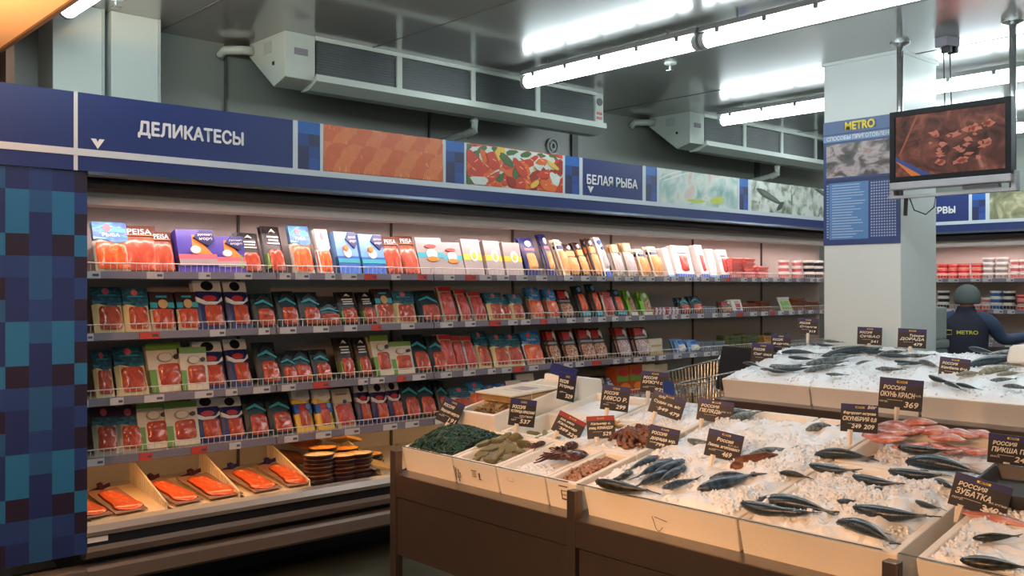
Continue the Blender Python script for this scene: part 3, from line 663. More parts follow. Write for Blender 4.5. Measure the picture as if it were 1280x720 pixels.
# each design: description, body kind, body material, thickness, list of parts
# parts: ('fillet',x0,x1,z0,z1,mat,h)  ('band',x0,x1,z0,z1,mat)  ('wavy',z0,mat)  ('disc',x,z,rx,rz,mat)  ('poly',pts,mat)  ('text',s,x,z,size,width,mat)
DES = {
 'A': ('blue wave-printed salmon pack', 'pouch', CL, .03, [('fillet', -.4, .4, .06, .58, salm_b, .5), ('wavy', .62, wavep), ('band', -.2, .44, .80, .87, TQ), ('disc', -.08, .88, .11, .08, PK), ('text', 'РЫБА', .0, .73, .1, .5, letter)]),
 'A2': ('white-topped salmon slice pack', 'pouch', W_, .03, [('fillet', -.4, .4, .05, .5, salm_b, .4), ('wavy', .55, W_), ('disc', 0, .85, .14, .09, PK)]),
 'B': ('brown salmon pack lettered in white', 'pouch', BR, .03, [('fillet', -.40, .40, .04, .70, salm, .4), ('disc', .22, .62, .10, .075, DBR), ('text', 'PEISA', 0, .84, .16, .66, letter), ('band', -.4, .4, .765, .78, OR)]),
 'C': ('purple carton with blue shield logo', 'carton', PU, .06, [('poly', [(-.12, .42), (.40, .42), (-.02, .88), (-.10, .88)], OR), ('band', -.5, .5, .30, .42, PK), ('band', -.5, .5, .16, .30, GY), ('disc', -.05, .52, .13, .09, W_), ('poly', [(-.08, .80), (.12, .98), (.46, .97), (.48, .72), (.30, .60)], NV), ('text', 'русское', .22, .86, .075, .38, letter), ('text', 'море', .22, .76, .10, .34, letter)]),
 'C2': ('pale blue carton with blue shield logo', 'carton', SKY, .06, [('band', -.5, .5, .0, .42, BL), ('band', -.5, .5, .26, .36, TQ), ('disc', -.02, .5, .18, .12, W_), ('poly', [(-.02, .82), (.14, .98), (.46, .97), (.48, .72), (.32, .60)], NV), ('text', 'русское', .26, .86, .07, .34, letter), ('text', 'море', .26, .76, .09, .3, letter), ('disc', -.1, .60, .10, .07, OR)]),
 'D': ('black salmon pack with white lettering', 'pouch', K_, .03, [('fillet', -.28, .38, .06, .48, salm, .5), ('band', -.28, .32, .74, .77, W_), ('band', -.24, .28, .67, .70, W_), ('band', -.28, .32, .60, .63, W_), ('poly', [(-.16, .84), (0, .92), (.18, .84), (0, .87)], W_), ('band', -.46, -.38, .1, .4, GN)]),
 'E': ('grey carton with turquoise band', 'carton', GY, .05, [('band', -.5, .5, .46, .60, TQ), ('disc', .05, .56, .20, .15, W_), ('disc', .05, .42, .22, .07, OR), ('disc', .02, .76, .22, .05, RD)]),
 'F': ('grey carton with yellow band', 'carton', GY, .05, [('band', -.5, .5, .42, .58, YL), ('disc', .08, .56, .22, .18, W_), ('disc', .08, .54, .11, .10, YL)]),
 'G': ('dark blue dried-fish pack', 'pouch', NV, .03, [('fillet', -.26, .30, .16, .56, tanf, .4), ('band', -.36, .36, .64, .70, PK), ('disc', 0, .82, .2, .08, W_)]),
 'H': ('gold and white snack bag', 'pouch', CRM, .04, [('fillet', -.38, .38, .08, .66, tanf, .5), ('band', -.4, .4, .72, .80, NV), ('band', -.3, .3, .86, .90, W_)]),
 'I': ('brown dried-fish bag', 'pouch', DBR, .04, [('fillet', -.36, .36, .06, .56, tanf, .5), ('band', -.42, .42, .60, .76, OR), ('disc', .0, .86, .16, .06, W_)]),
 'J': ('tall white and blue bag', 'pouch', W_, .04, [('band', -.4, .4, .0, .12, BL), ('disc', -.1, .84, .25, .06, BL), ('fillet', -.3, .3, .2, .6, silv, .4), ('disc', .1, .70, .2, .04, NV)]),
 'K': ('silver fish bag with brown header', 'pouch', CL, .04, [('fillet', -.36, .36, .05, .66, silv, .5), ('band', -.48, .48, .74, .98, SN)]),
 'L': ('plain white upright carton', 'carton', W_, .05, [('band', -.5, .5, 0, .08, SKY)]),
 'M': ('white carton with red picture', 'carton', W_, .06, [('fillet', -.16, .28, .16, .70, redf, .15), ('band', -.5, .5, .0, .10, BL), ('band', -.2, .3, .76, .80, GY)]),
 'T': ('teal-topped salmon fillet bag', 'pouch', CLY, .03, [('fillet', -.28, .36, .06, .56, salm, .6), ('wavy', .60, tealw), ('disc', -.02, .90, .12, .07, PK), ('band', -.3, .3, .80, .825, TQ)]),
 'TP': ('plum-topped salmon fillet bag', 'pouch', CL, .03, [('fillet', -.28, .36, .06, .56, salm, .6), ('wavy', .60, tealw), ('band', -.49, .49, .78, 1.0, DPU), ('disc', -.02, .88, .13, .08, PK)]),
 'P': ('brown-topped salmon bag with turquoise tabs', 'pouch', CL, .03, [('fillet', -.36, .40, .06, .54, salm, .6), ('band', -.49, .49, .56, 1.0, DBR), ('band', -.49, -.2, .58, .72, TQ), ('band', .22, .49, .58, .72, TQ), ('disc', .03, .68, .2, .12, SN), ('band', -.22, .22, .84, .89, TQ)]),
 'Q': ('navy and white salmon pack with round badge', 'pouch', NV, .03, [('fillet', -.18, .38, .08, .48, salm, .6), ('band', -.49, .49, .78, 1.0, W_), ('disc', 0, .89, .22, .10, K_), ('poly', [(-.46, .66), (-.1, .56), (.3, .56), (.46, .66), (.46, .58), (.2, .50), (-.2, .50), (-.46, .56)], W_), ('disc', .02, .63, .24, .06, RD)]),
 'S': ('dark teal salmon pack with pointed logo', 'pouch', DT, .03, [('fillet', -.26, .42, .06, .52, salm, .6), ('disc', .2, .28, .09, .07, W_), ('poly', [(-.34, .76), (.04, .98), (.40, .72), (.1, .70)], K_), ('poly', [(-.40, .70), (.02, .80), (.44, .62), (.44, .58), (0, .72), (-.40, .66)], TQ)]),
 'U': ('clear bag of long red fillet', 'pouch', CL, .03, [('fillet', -.34, .34, .06, .80, redf, .7), ('band', -.4, .4, .86, .97, RD)]),
 'V': ('brown-filled snack pack with red header', 'pouch', DBR, .03, [('fillet', -.38, .40, .06, .48, nuts, .5), ('poly', [(-.40, .66), (.16, .68), (.2, .90), (-.34, .92)], RD), ('poly', [(.16, .78), (.3, .92), (.44, .84), (.40, .66), (.28, .74)], W_), ('band', -.42, .42, .54, .60, GY)]),
 'V2': ('speckled snack pack with red header', 'pouch', DBR, .03, [('fillet', -.40, .42, .06, .54, speck, .5), ('poly', [(-.40, .70), (.16, .72), (.2, .94), (-.34, .96)], RD), ('poly', [(.16, .78), (.3, .92), (.44, .84), (.40, .66), (.28, .74)], W_), ('band', -.42, .42, .60, .66, GY)]),
 'W': ('dark pack with orange fish window', 'pouch', DT, .03, [('fillet', -.30, .30, .2, .7, salm_b, .5), ('band', -.46, .46, .04, .14, TQ), ('disc', 0, .86, .2, .07, SKY)]),
 'X': ('lime green framed nut pack', 'pouch', LG, .03, [('fillet', -.2, .26, .14, .66, nuts, .4), ('band', -.48, .48, .0, .12, CRM), ('disc', .02, .82, .16, .10, W_), ('poly', [(-.4, .6), (-.22, .95), (-.3, .96), (-.49, .7)], GN)]),
 'Gc': ('white and green carton with salmon window', 'carton', CRM, .05, [('fillet', -.22, .38, .12, .56, salm, .35), ('band', -.5, .5, .86, 1.0, GN), ('band', -.5, -.3, .0, .46, GN), ('disc', .0, .70, .22, .10, GY), ('disc', .0, .70, .19, .085, CRM), ('disc', .33, .70, .08, .05, DBR)]),
 'Kb': ('white and blue bag with yellow base', 'pouch', YL, .03, [('band', -.49, .49, .42, .66, BL), ('fillet', -.22, .26, .10, .5, salm, .5), ('wavy', .74, W_), ('disc', -.05, .58, .2, .07, RD), ('disc', .28, .58, .12, .07, SKY), ('disc', .1, .26, .1, .06, W_), ('disc', .0, .88, .22, .06, CRM)]),
 'Mg': ('red fillet pack with pale grey header', 'pouch', CL, .03, [('fillet', -.36, .36, .06, .58, redf, .6), ('band', -.49, .49, .64, 1.0, CRM), ('band', -.3, .3, .84, .88, GY), ('disc', .1, .66, .1, .05, BL)]),
 'Wc': ('white recipe card', 'carton', W_, .008, [('band', -.3, .2, .76, .80, GY), ('disc', .1, .36, .24, .13, DPU), ('band', -.3, .3, .62, .65, GY)]),
 'Bx': ('beige carton box', 'carton', CRM, .10, [('band', -.4, .4, .5, .62, SN), ('band', -.5, .5, .0, .2, SN)]),
 'Oc': ('orange and green carton', 'carton', C('carton_orange', (170, 84, 40)), .08, [('band', -.46, .46, .45, .66, GN), ('disc', 0, .74, .3, .12, RD), ('disc', .05, .25, .3, .14, OR)]),
 'Db': ('dark pouch with small silver cap print', 'pouch', C('pouch_dark', (34, 18, 30)), .05, [('disc', 0, .4, .3, .2, DPU), ('band', -.06, .06, .62, .9, GY)]),
 'Gp': ('green and white herb pack', 'pouch', CRM, .02, [('fillet', -.36, .36, .1, .7, ramp_mat('herbs', [(.2, (60, 110, 40)), (.5, (140, 180, 90)), (.8, (226, 230, 206))], 'noise', 9, .4, 2), .3), ('band', -.48, .48, .86, 1, W_)]),
 'Bb': ('crumpled light blue bag', 'pouch', SKY, .06, [('fillet', -.3, .3, .1, .5, W_, .3), ('disc', 0, .7, .3, .12, BL)]),
}
PRN = {'fillet': 'food_window', 'band': 'print_band', 'wavy': 'printed_header', 'disc': 'print_badge', 'poly': 'print_shape', 'text': 'lettering'}
DM = {}
def design(code):
    if code in DM: return DM[code]
    desc, kind, bm_, th, parts = DES[code]
    b = MB()
    if kind == 'carton':
        b.box(-.5, .5, 0, 1, 0, 1); body = b.mesh('body', bm_)
    else:   # pillow pouch: thin at the seams, fuller in the middle
        n = 6; rings = []
        for j in range(n + 1):
            z = j / n; f = (math.sin(PI * min(max(z, .0), 1)) ** .6) * .85 + .15
            hw = .5 - .012 * math.sin(PI * z)
            rings.append([(-hw, .5 - .1 * f, z), (-hw * .7, .5 - .5 * f, z), (hw * .7, .5 - .5 * f, z), (hw, .5 - .1 * f, z), (hw * .7, .5 + .4 * f, z), (-hw * .7, .5 + .4 * f, z)])
        b.loft(rings); body = b.mesh('body', bm_)
    out = [('body', body, None)]
    k = 0
    for p in parts:
        y = -0.02 - 0.05 * k; k += 1
        b = MB(); m = None; loc = None
        if p[0] == 'fillet': b.dome(max(-.45, p[1] * 1.14), min(.45, p[2] * 1.14), p[3], p[4] + .03, 0.12, p[6] + 0.16, 8, 8, p=9, jit=.5); m = p[5]
        elif p[0] == 'band': b.box(p[1], p[2], y, .5, p[3], p[4]); m = p[5]
        elif p[0] == 'wavy':
            n = 8; pts = [(-.49 + .98 * i / n, p[1] + .035 * math.sin(i * 2.0 * PI / n + .6)) for i in range(n + 1)]
            b.prism_y(pts + [(.49, 1.0), (-.49, 1.0)], y, .5); m = p[2]
        elif p[0] == 'disc': b.prism_y([(p[1] + p[3] * math.cos(q * PI / 7), p[2] + p[4] * math.sin(q * PI / 7)) for q in range(14)], y, .3); m = p[5]
        elif p[0] == 'poly': b.prism_y(p[1], y, .3); m = p[2]
        elif p[0] == 'text':
            out.append(('lettering', text_mesh(p[1], p[4], p[6], bold=.0, width=p[5]), (p[2], y - .03, p[3]))); continue
        out.append((PRN[p[0]], b.mesh(PRN[p[0]], m, smooth=(p[0] == 'fillet')), None))
    DM[code] = out
    return out
def pack(code, loc, w, h, lean=0.28, roll=0.0, label='', group=None, name='food_package', rz=0.0, scalet=1.0):
    ms = design(code); th = DES[code][3] * scalet
    t = thing(name, label, 'package', loc, group=group)
    t.rotation_euler = Euler((-lean, roll, rz)); t.scale = (w, th, h)
    for nm, me, l in ms: obj(nm, me, t, loc=l)
    return t
SHELFN = ['top shelf', 'second shelf', 'third shelf', 'fourth shelf', 'bottom deck']
ROWS = [
 [('A', 113, 160, 279), ('B', 150, 198, 282), ('B', 186, 218, 289), ('C', 220, 268, 288), ('C', 263, 306, 296), ('D', 293, 327, 291), ('D', 324, 357, 283), ('A', 360, 393, 284), ('A2', 391, 416, 288), ('C2', 416, 449, 291), ('C2', 447, 481, 294), ('B', 474, 503, 296), ('B', 494, 526, 295), ('E', 519, 556, 298), ('E', 547, 580, 304), ('F', 575, 604, 300), ('F', 602, 629, 302), ('F', 627, 653, 304), ('G', 649, 677, 297), ('G', 674, 697, 293), ('H', 695, 711, 299), ('I', 703, 726, 305), ('I', 720, 735, 303), ('I', 734, 749, 298), ('J', 747, 763, 296), ('K', 762, 781, 306), ('K', 777, 797, 304), ('H', 794, 812, 311), ('H', 809, 830, 308), ('L', 826, 842, 311), ('M', 839, 868, 308), ('M', 867, 886, 307), ('L', 882, 898, 312), ('M', 895, 913, 313)],
 [('T', 112, 153, 360), ('T', 150, 186, 362), ('P', 184, 218, 366), ('P', 217, 249, 366), ('Q', 238, 280, 352), ('Q', 277, 314, 353), ('S', 313, 344, 367), ('S', 342, 373, 364), ('S', 370, 401, 365), ('S', 394, 424, 380), ('D', 420, 448, 365), ('D', 446, 471, 365), ('P', 465, 493, 362), ('T', 489, 521, 365), ('S', 518, 551, 363), ('U', 546, 571, 358), ('U', 567, 589, 362), ('U', 584, 609, 365), ('T', 604, 631, 367), ('T', 621, 641, 370), ('T', 634, 656, 368), ('A', 657, 681, 360), ('A', 679, 699, 362), ('V', 694, 719, 362), ('W', 717, 739, 357), ('W', 736, 753, 355), ('U', 750, 769, 365), ('W', 764, 784, 362), ('X', 779, 798, 362), ('X', 796, 817, 365), ('S', 846, 863, 372), ('S', 861, 881, 370), ('V', 900, 916, 377), ('M', 914, 929, 375), ('Gp', 972, 991, 372)],
 [('T', 112, 141, 440), ('T', 139, 183, 435), ('Gc', 183, 229, 430), ('Gc', 222, 257, 435), ('Q', 238, 281, 428), ('Q', 278, 315, 425), ('S', 316, 350, 428), ('S', 346, 372, 442), ('S', 360, 390, 438), ('S', 386, 414, 437), ('D', 417, 444, 422), ('D', 441, 465, 422), ('Gc', 461, 490, 420), ('Gc', 486, 517, 428), ('S', 507, 539, 418), ('S', 531, 558, 420), ('U', 545, 570, 418), ('U', 561, 582, 420), ('U', 575, 597, 420), ('T', 589, 616, 415), ('T', 609, 638, 418), ('T', 626, 656, 418), ('A', 650, 682, 415), ('V', 679, 702, 412), ('V', 699, 724, 412), ('V', 720, 747, 410), ('V', 736, 762, 410), ('V2', 766, 791, 409), ('V2', 788, 814, 409), ('Bx', 812, 826, 424), ('Bb', 844, 859, 423), ('Bb', 860, 876, 424)],
 [('TP', 112, 147, 510), ('TP', 143, 179, 510), ('Gc', 170, 211, 503), ('Gc', 205, 246, 503), ('Q', 238, 277, 497), ('Q', 270, 305, 497), ('S', 301, 335, 495), ('S', 331, 366, 493), ('Kb', 362, 393, 488), ('Kb', 390, 417, 488), ('Mg', 413, 444, 487), ('Q', 441, 466, 480), ('Q', 459, 486, 480), ('Q', 480, 506, 478), ('S', 498, 526, 475), ('S', 518, 546, 475), ('S', 540, 563, 476), ('T', 561, 591, 485), ('A', 583, 609, 478), ('A', 603, 626, 482), ('A', 620, 642, 480), ('Wc', 632, 652, 476), ('Wc', 646, 672, 468), ('Db', 726, 744, 470), ('Db', 744, 764, 470), ('J', 759, 768, 472), ('Oc', 772, 789, 458), ('Oc', 787, 804, 456), ('Bx', 803, 818, 456), ('Bx', 820, 835, 456)],
]
YF = 4.795
for si, row in enumerate(ROWS):
    zs = SH[si]
    for n, (code, u0, u1, vt) in enumerate(row):
        carton = DES[code][1] == 'carton'
        lean = (0.40 if not carton else 0.30) + random.uniform(-.05, .05)
        if code in ('Bx', 'Oc'): lean = 0.05
        back = 0.08
        for _ in range(3):      # the top edge stands further back than the foot
            zt = on_y((u0 + u1) / 2, vt, YF + back).z
            back = max(0.0, zt - zs) * math.tan(lean)
        xa, xb = on_y(u0, vt, YF + back).x, on_y(u1, vt, YF).x
        w = max(0.06, xb - xa); xa += .012 * w; xb += .02
        h = max(0.07, (zt - zs) / math.cos(lean))
        lab = '%s, %s from left on the %s' % (DES[code][0], word(n + 1), SHELFN[si])
        pack(code, ((xa + xb) / 2, YF + random.uniform(-.004, .012), zs + 0.004), w * 1.16, h, lean, random.uniform(-.02, .02), lab, DES[code][0] + 's')
        # a second pack behind most packs, showing as an edge, added to darken gaps
        if code not in ('Wc', 'Bx', 'Gp'):
            lab2 = '%s behind the %s pack on the %s' % (DES[code][0], word(n + 1), SHELFN[si])
            pack(code, ((xa + xb) / 2 + 0.012, YF + 0.055, zs + 0.004), w * 1.1, h * 0.99, lean, 0.0, lab2, DES[code][0] + 's')

# ---- low goods: stacked trays, tubs and flat packs
def tray_mesh(name, w, dpt, h, mb, mf):
    b = MB(); t = .008
    b.loft([[(-w * .42, dpt * .08, 0), (w * .42, dpt * .08, 0), (w * .42, dpt * .92, 0), (-w * .42, dpt * .92, 0)], [(-w / 2, 0, h), (w / 2, 0, h), (w / 2, dpt, h), (-w / 2, dpt, h)]], 0)
    b.dome(-w * .42, w * .42, dpt * .06, dpt * .94, -h, h * .35, 6, 6, 1)
    # the dome is built in xz; turn its part into xy
    n = len(b.v) - 49
    b.v = b.v[:n] + [(x, z, -y) for x, y, z in b.v[n:]]
    return b.mesh(name, [mb, mf], False)
pinkm = ramp_mat('pink_shrimp', [(.2, (190, 60, 56)), (.5, (224, 110, 100)), (.8, (246, 206, 196))], 'cells', 60, .3)
TRP = tray_mesh('tray', .16, .15, .03, C('pink_tray', (226, 130, 124)), pinkm)
def stack(code, mesh, x, y, z, n, dz, labels, group, cat='tray', rz=0.0):
    for k in range(n):
        o = obj(code, mesh, loc=(x + random.uniform(-.004, .004), y + random.uniform(-.004, .004), z + dz * k), rot=(0, 0, rz + random.uniform(-.03, .03)))
        tag(o, labels % ('lowest' if k == 0 else 'topmost' if k == n - 1 else word(k + 1) + ' from below'), cat, group)
for i, u in enumerate((922, 938, 955)):
    x = on_y(u, 340, 4.77).x
    stack('shrimp_tray', TRP, x, 4.77, SH[0] + .002, (5, 5, 3)[i], .034, 'pink shrimp tray, %s in the ' + ['left', 'middle', 'right'][i] + ' pink stack on the top shelf', 'pink shrimp trays')
def tub(name, r, h, body, lid, print_m):
    b = MB()
    rings = [[(rr * math.cos(k * PI / 8), rr * math.sin(k * PI / 8), z) for k in range(16)] for rr, z in ((r * .86, 0), (r, h * .82))]
    b.loft(rings, 0)
    b.loft([[(rr * math.cos(k * PI / 8), rr * math.sin(k * PI / 8), z) for k in range(16)] for rr, z in ((r * 1.05, h * .80), (r * 1.06, h * .97), (r * .95, h))], 1)
    b.loft([[(rr * math.cos(k * PI / 8), rr * math.sin(k * PI / 8), z) for k in range(16)] for rr, z in ((r * .91, h * .15), (r * 1.005, h * .66))], 2, caps=False)
    return b.mesh(name, [body, lid, print_m], False)
TUBS = {'red': tub('tub', .055, .05, W_, C('tub_lid_red', (222, 90, 80)), C('tub_red', (206, 64, 52))), 'white': tub('tub', .055, .05, W_, W_, GY), 'blue': tub('tub', .055, .06, W_, W_, C('tub_blue', (50, 100, 160))), 'dark': tub('tub', .055, .06, W_, W_, C('tub_dark', (40, 40, 44))), 'pink': tub('tub', .05, .055, W_, W_, C('tub_pink', (200, 110, 110)))}
for i, u in enumerate((982, 998, 1013, 1024)):
    x = on_y(u, 340, 4.80).x
    stack('plastic_tub', TUBS['pink' if i < 2 else 'dark'], x, 4.82, SH[0] + .002, (3, 3, 3, 3)[i], .056, ('small pink-printed tub' if i < 2 else 'small dark-printed tub') + ', %s in the ' + ['first', 'second', 'first', 'second'][i] + ' such stack by the pillar', 'tubs at the far end of the top shelf', 'tub')
# right-hand case tubs (front plane of shelf in world x = 9.22 + 0.3)
XR = 9.53
for si, vs, items in ((0, 345, (('red', 1176, 3), ('red', 1189, 3), ('red', 1202, 3), ('red', 1219, 3), ('white', 1234, 4), ('white', 1250, 4), ('pink', 1268, 3), ('pink', 1279, 3))),
                      (1, 388, (('dark', 1177, 3), ('pink', 1218, 2), ('pink', 1231, 2), ('blue', 1243, 3), ('dark', 1259, 3), ('red', 1276, 3))),
                      (2, 420, (('white', 1258, 1), ('pink', 1272, 1)))):
    cnt = {}
    for c, u, n in items:
        y = on_x(u, vs, XR).y; cnt[c] = cnt.get(c, 0) + 1
        stack('plastic_tub', TUBS[c], XR + .05, y, SH[si] + .002, n, .051 if c in ('red', 'white') else .061, c + ' tub, %s of the ' + word(cnt[c]) + ' ' + c + ' stack, right case ' + SHELFN[si], 'tubs in the right-hand case', 'tub')
# flat packs on the second and third shelf, far part
fl_m = {'stripe': ramp_mat('striped_pack', [(.0, (226, 226, 230)), (.45, (60, 80, 150)), (.6, (230, 226, 224)), (.8, (180, 60, 60))], 'wave', 7, .35, 0, 0), 'brown': ramp_mat('brown_pack', [(.3, (70, 40, 30)), (.6, (140, 80, 54)), (.8, (196, 140, 100))], 'noise', 14, .35), 'silver': ramp_mat('silver_pack', [(.3, (70, 80, 92)), (.6, (140, 150, 160)), (.8, (206, 206, 206))], 'noise', 12, .3), 'green': ramp_mat('green_pack', [(.3, (50, 60, 40)), (.6, (110, 124, 84)), (.8, (190, 190, 150))], 'noise', 12, .3), 'gold': ramp_mat('gold_pack', [(.3, (130, 96, 46)), (.6, (196, 150, 80)), (.8, (230, 206, 150))], 'noise', 9, .35)}
FLT = {k: MB().box(-.075, .075, 0, .16, 0, .018).mesh('flat_pack', m, bevel=.005) for k, m in fl_m.items()}
def flat(kind, u, zs, n, lab, tilt=0.0, rz=0.0, YY=4.78):
    x = on_y(u, 380, YY).x
    for k in range(n):
        o = obj('flat_pack', FLT[kind], loc=(x + random.uniform(-.008, .008), YY + .0 + random.uniform(0, .01) + (0.03 if tilt else 0), zs + .003 + .019 * k), rot=(tilt, 0, rz + random.uniform(-.06, .06)))
        tag(o, lab % ('lowest' if k == 0 else 'topmost' if k == n - 1 else word(k + 1) + ' from below') if n > 1 else lab, 'package', 'flat food packs')
flat('stripe', 826, SH[1], 3, 'flat striped pack, %s of the first striped pile on the second shelf')
flat('stripe', 843, SH[1], 3, 'flat striped pack, %s of the second striped pile on the second shelf')
flat('silver', 888, SH[1], 3, 'flat silvery pack, %s of the silvery pile on the second shelf')
flat('brown', 940, SH[1], 4, 'flat brown pack, %s of the left brown pile on the second shelf')
flat('brown', 958, SH[1], 5, 'flat brown pack, %s of the right brown pile on the second shelf')
flat('brown', 1003, SH[1], 6, 'flat brown pack, %s of the brown pile by the pillar')
flat('brown', 1020, SH[1], 4, 'flat brown pack, %s of the low pile hidden by the pillar')
flat('silver', 884, SH[2], 4, 'flat silvery pack, %s of the left silvery pile on the third shelf')
flat('silver', 900, SH[2], 4, 'flat silvery pack, %s of the middle silvery pile on the third shelf')
flat('green', 921, SH[2], 6, 'flat green pack, %s of the first green pile on the third shelf')
flat('green', 942, SH[2], 6, 'flat green pack, %s of the second green pile on the third shelf')
flat('gold', 962, SH[2], 5, 'flat golden pack, %s of the left golden pile on the third shelf')
flat('green', 980, SH[2], 6, 'flat green pack, %s of the third green pile on the third shelf')
flat('gold', 838, SH[3], 3, 'flat golden pack, %s of the left golden pile on the fourth shelf')
flat('gold', 857, SH[3], 3, 'flat golden pack, %s of the middle golden pile on the fourth shelf')
flat('gold', 878, SH[3], 3, 'flat golden pack, %s of the right golden pile on the fourth shelf')
for i, (u, n) in enumerate(((842, 4), (860, 3), (880, 4))):
    flat('gold', u, .45, n + 2, 'flat golden pack, %s of the ' + word(i + 1) + ' pile low behind the cart', YY=4.62)

# ---- bottom deck: salmon fillets in vacuum bags on slanted boards
board_m = M('tray_board', (226, 196, 150), 0.5, 0, 0.05)
film_m = C('bag_film', (150, 110, 90), .2)
dkb = C('header_card', (60, 20, 40))
FLM = []
for v in range(3):      # long flat fillet, wide at the shoulder, tapering to the tail, uneven edge
    b = MB(); rings = []
    for j in range(15):
        q = j / 14; wd = (.5 * (1 - .45 * q) * min(1, (q * 9 + .25)) * min(1, (1 - q) * 7 + .12)) * (1 + .10 * noise.noise((q * 5, v * 3.7, 0)))
        cx = .06 * math.sin(q * 3 + v); th = .5 * min(1, q * 6 + .2) * min(1, (1 - q) * 5 + .15)
        rings.append([(cx + wd * c, q, th * z * (1 + .3 * noise.noise((q * 6, c * 2, v)))) for c, z in ((-1, .05), (-.8, .7), (-.35, 1.0), (.1, .85), (.5, .95), (.85, .6), (1, .05), (.6, 0), (-.6, 0))])
    FLM.append(b.loft(rings).mesh('fillet', salm_b, True))
film_m = C('bag_film', (206, 168, 138), .15)
def fillet_pack(u, v, w, l, rz, label, navyh=False):
    p = on_y(u, v, 4.66)
    t = thing('salmon_fillet_bag', label, 'fish pack', (p.x, 4.605, .462), rot=(0.17, 0, rz), group='salmon fillet bags on the case deck')
    obj('bag_film', MB().box(-w / 2, w / 2, 0, l * 1.2, 0.0, .005).mesh('bag_film', film_m, bevel=.002), t)
    obj('fillet', FLM[int(u) % 3], t, loc=(0, .015, .004), scale=(w * .98, l * 1.05, .036))
    obj('header_card', MB().box(-w * .4, w * .3, l * 1.2, l * 1.22, .0, .02).box(-w * .08, w * .06, l * 1.16, l * 1.26, .0, .035).mesh('header_card', NV if navyh else dkb), t, rot=(0, -.25, 0))
    return t
for i, (u, w, l, rz, nh) in enumerate(((118, .15, .30, .22, 0), (160, .16, .28, .10, 0), (232, .15, .31, .14, 0), (278, .19, .30, .10, 0), (330, .17, .31, .10, 1), (372, .17, .31, .04, 1))):
    fillet_pack(u, 640, w, l, rz, 'bright orange salmon fillet bag on the case deck, %s from the checkered panel' % word(i + 1), nh)
for i, (u0, u1) in enumerate(((112, 206), (214, 298), (304, 386))):
    xa, xb = on_y(u0, 640, 4.62).x, on_y(u1, 640, 4.62).x
    b = MB().box(0, xb - xa, 0, .46, 0, .01).mesh('tray_board', board_m, bevel=.002)
    tag(obj('tray_board', b, loc=(xa, 4.60, .44), rot=(.12, 0, 0)), 'cream slanted board under the salmon bags, %s from the checkered panel' % word(i + 1), 'board', 'slanted boards on the case deck')
# stacked dark round trays and loose packs on the deck
trd = C('black_tray', (66, 34, 26), .3)
yelf = ramp_mat('smoked_fish', [(.15, (90, 50, 24)), (.45, (190, 110, 40)), (.7, (236, 190, 80)), (.9, (246, 230, 170))], 'noise', 22, .3, 2)
def round_tray(r, h):
    rings = [[(rr * math.cos(k * PI / 10) * 1.25, rr * math.sin(k * PI / 10), z) for k in range(20)] for rr, z in ((r * .88, 0), (r, h * .75), (r * 1.03, h * .8), (r * 1.03, h), (r * .9, h), (r * .3, h * 1.25), (.001, h * 1.3))]
    b = MB(); b.loft(rings[:5], 0, caps=False); b.loft(rings[4:], 1, caps=False)
    return b.mesh('round_tray', [trd, yelf], True)
RT_ = round_tray(.072, .022)
for i, (u, yy, n) in enumerate(((399, 4.66, 7), (428, 4.66, 6), (448, 4.66, 6), (404, 4.84, 7), (432, 4.84, 6), (462, 4.8, 4))):
    stack('round_tray', RT_, on_y(u, 610, yy).x, yy, .452, n, .0225, 'dark oval smoked-fish tray, %s in the ' + word(i + 1) + ' deck stack', 'dark trays on the case deck')
for i, (u, yy, z, k) in enumerate(((372, 4.98, .50, 'brown'), (395, 5.0, .58, 'brown'), (470, 4.64, .47, 'silver'), (484, 4.66, .47, 'gold'), (440, 5.0, .58, 'gold'))):
    tag(obj('flat_pack', FLT[k], loc=(on_y(u, 600, yy).x, yy, z), rot=(.3, .2 * (-1) ** i, .5 * i)), ['loose brown pack behind the slotted divider on the case deck', 'loose brown pack behind the first tray stack', 'loose silvery pack at the right end of the case deck', 'loose golden pack at the right end of the case deck', 'loose golden pack behind the middle tray stacks'][i], 'package', 'flat food packs')
# ================================================================== FISH COUNTERS
K = 0.2; TH = math.atan(K)
class Slab:
    def __init__(s, x0, z0): s.x0, s.z0 = x0, z0
    def pt(s, a, y, h=0.0):      # a along the slope, y world, h above the surface
        return Vector((s.x0 + a * math.cos(TH) - h * math.sin(TH), y, s.z0 + a * math.sin(TH) + h * math.cos(TH)))
    def px(s, u, v): return on_slab(u, v, s.x0, s.z0, K)
    def ay(s, u, v):
        p = s.px(u, v); return (p.x - s.x0) / math.cos(TH), p.y
NEAR = Slab(2.456, 0.83)
FAR = Slab(4.86, 0.975)
ROTS = Euler((0, -TH, 0))
FB = {}
def foam_box(slab, a0, a1, y0, y1, h=0.112, lift=0.0, label='', wall=0.022, group='foam fish boxes'):
    l, w = a1 - a0, y1 - y0
    b = MB(); t = wall; tp = 0.003
    o = [(tp, tp), (l - tp, tp), (l - tp, w - tp), (tp, w - tp)]; O = [(0, 0), (l, 0), (l, w), (0, w)]
    i1 = [(t, t), (l - t, t), (l - t, w - t), (t, w - t)]; i0 = [(t + .008, t + .008), (l - t - .008, t + .008), (l - t - .008, w - t - .008), (t + .008, w - t - .008)]
    b.loft([[(x, y, 0) for x, y in o], [(x, y, h) for x, y in O], [(x, y, h) for x, y in i1], [(x, y, 0.02) for x, y in i0]])
    me = b.mesh('foam_box', foam, bevel=.005)
    ob = obj('foam_box', me, loc=slab.pt(a0, y0, -h + lift), rot=ROTS)
    return tag(ob, label, 'foam box', group)
ice_m = M('crushed_ice', (236, 241, 244), 0.35, 0, 0.06, 90, 0.35, spec=0.6)
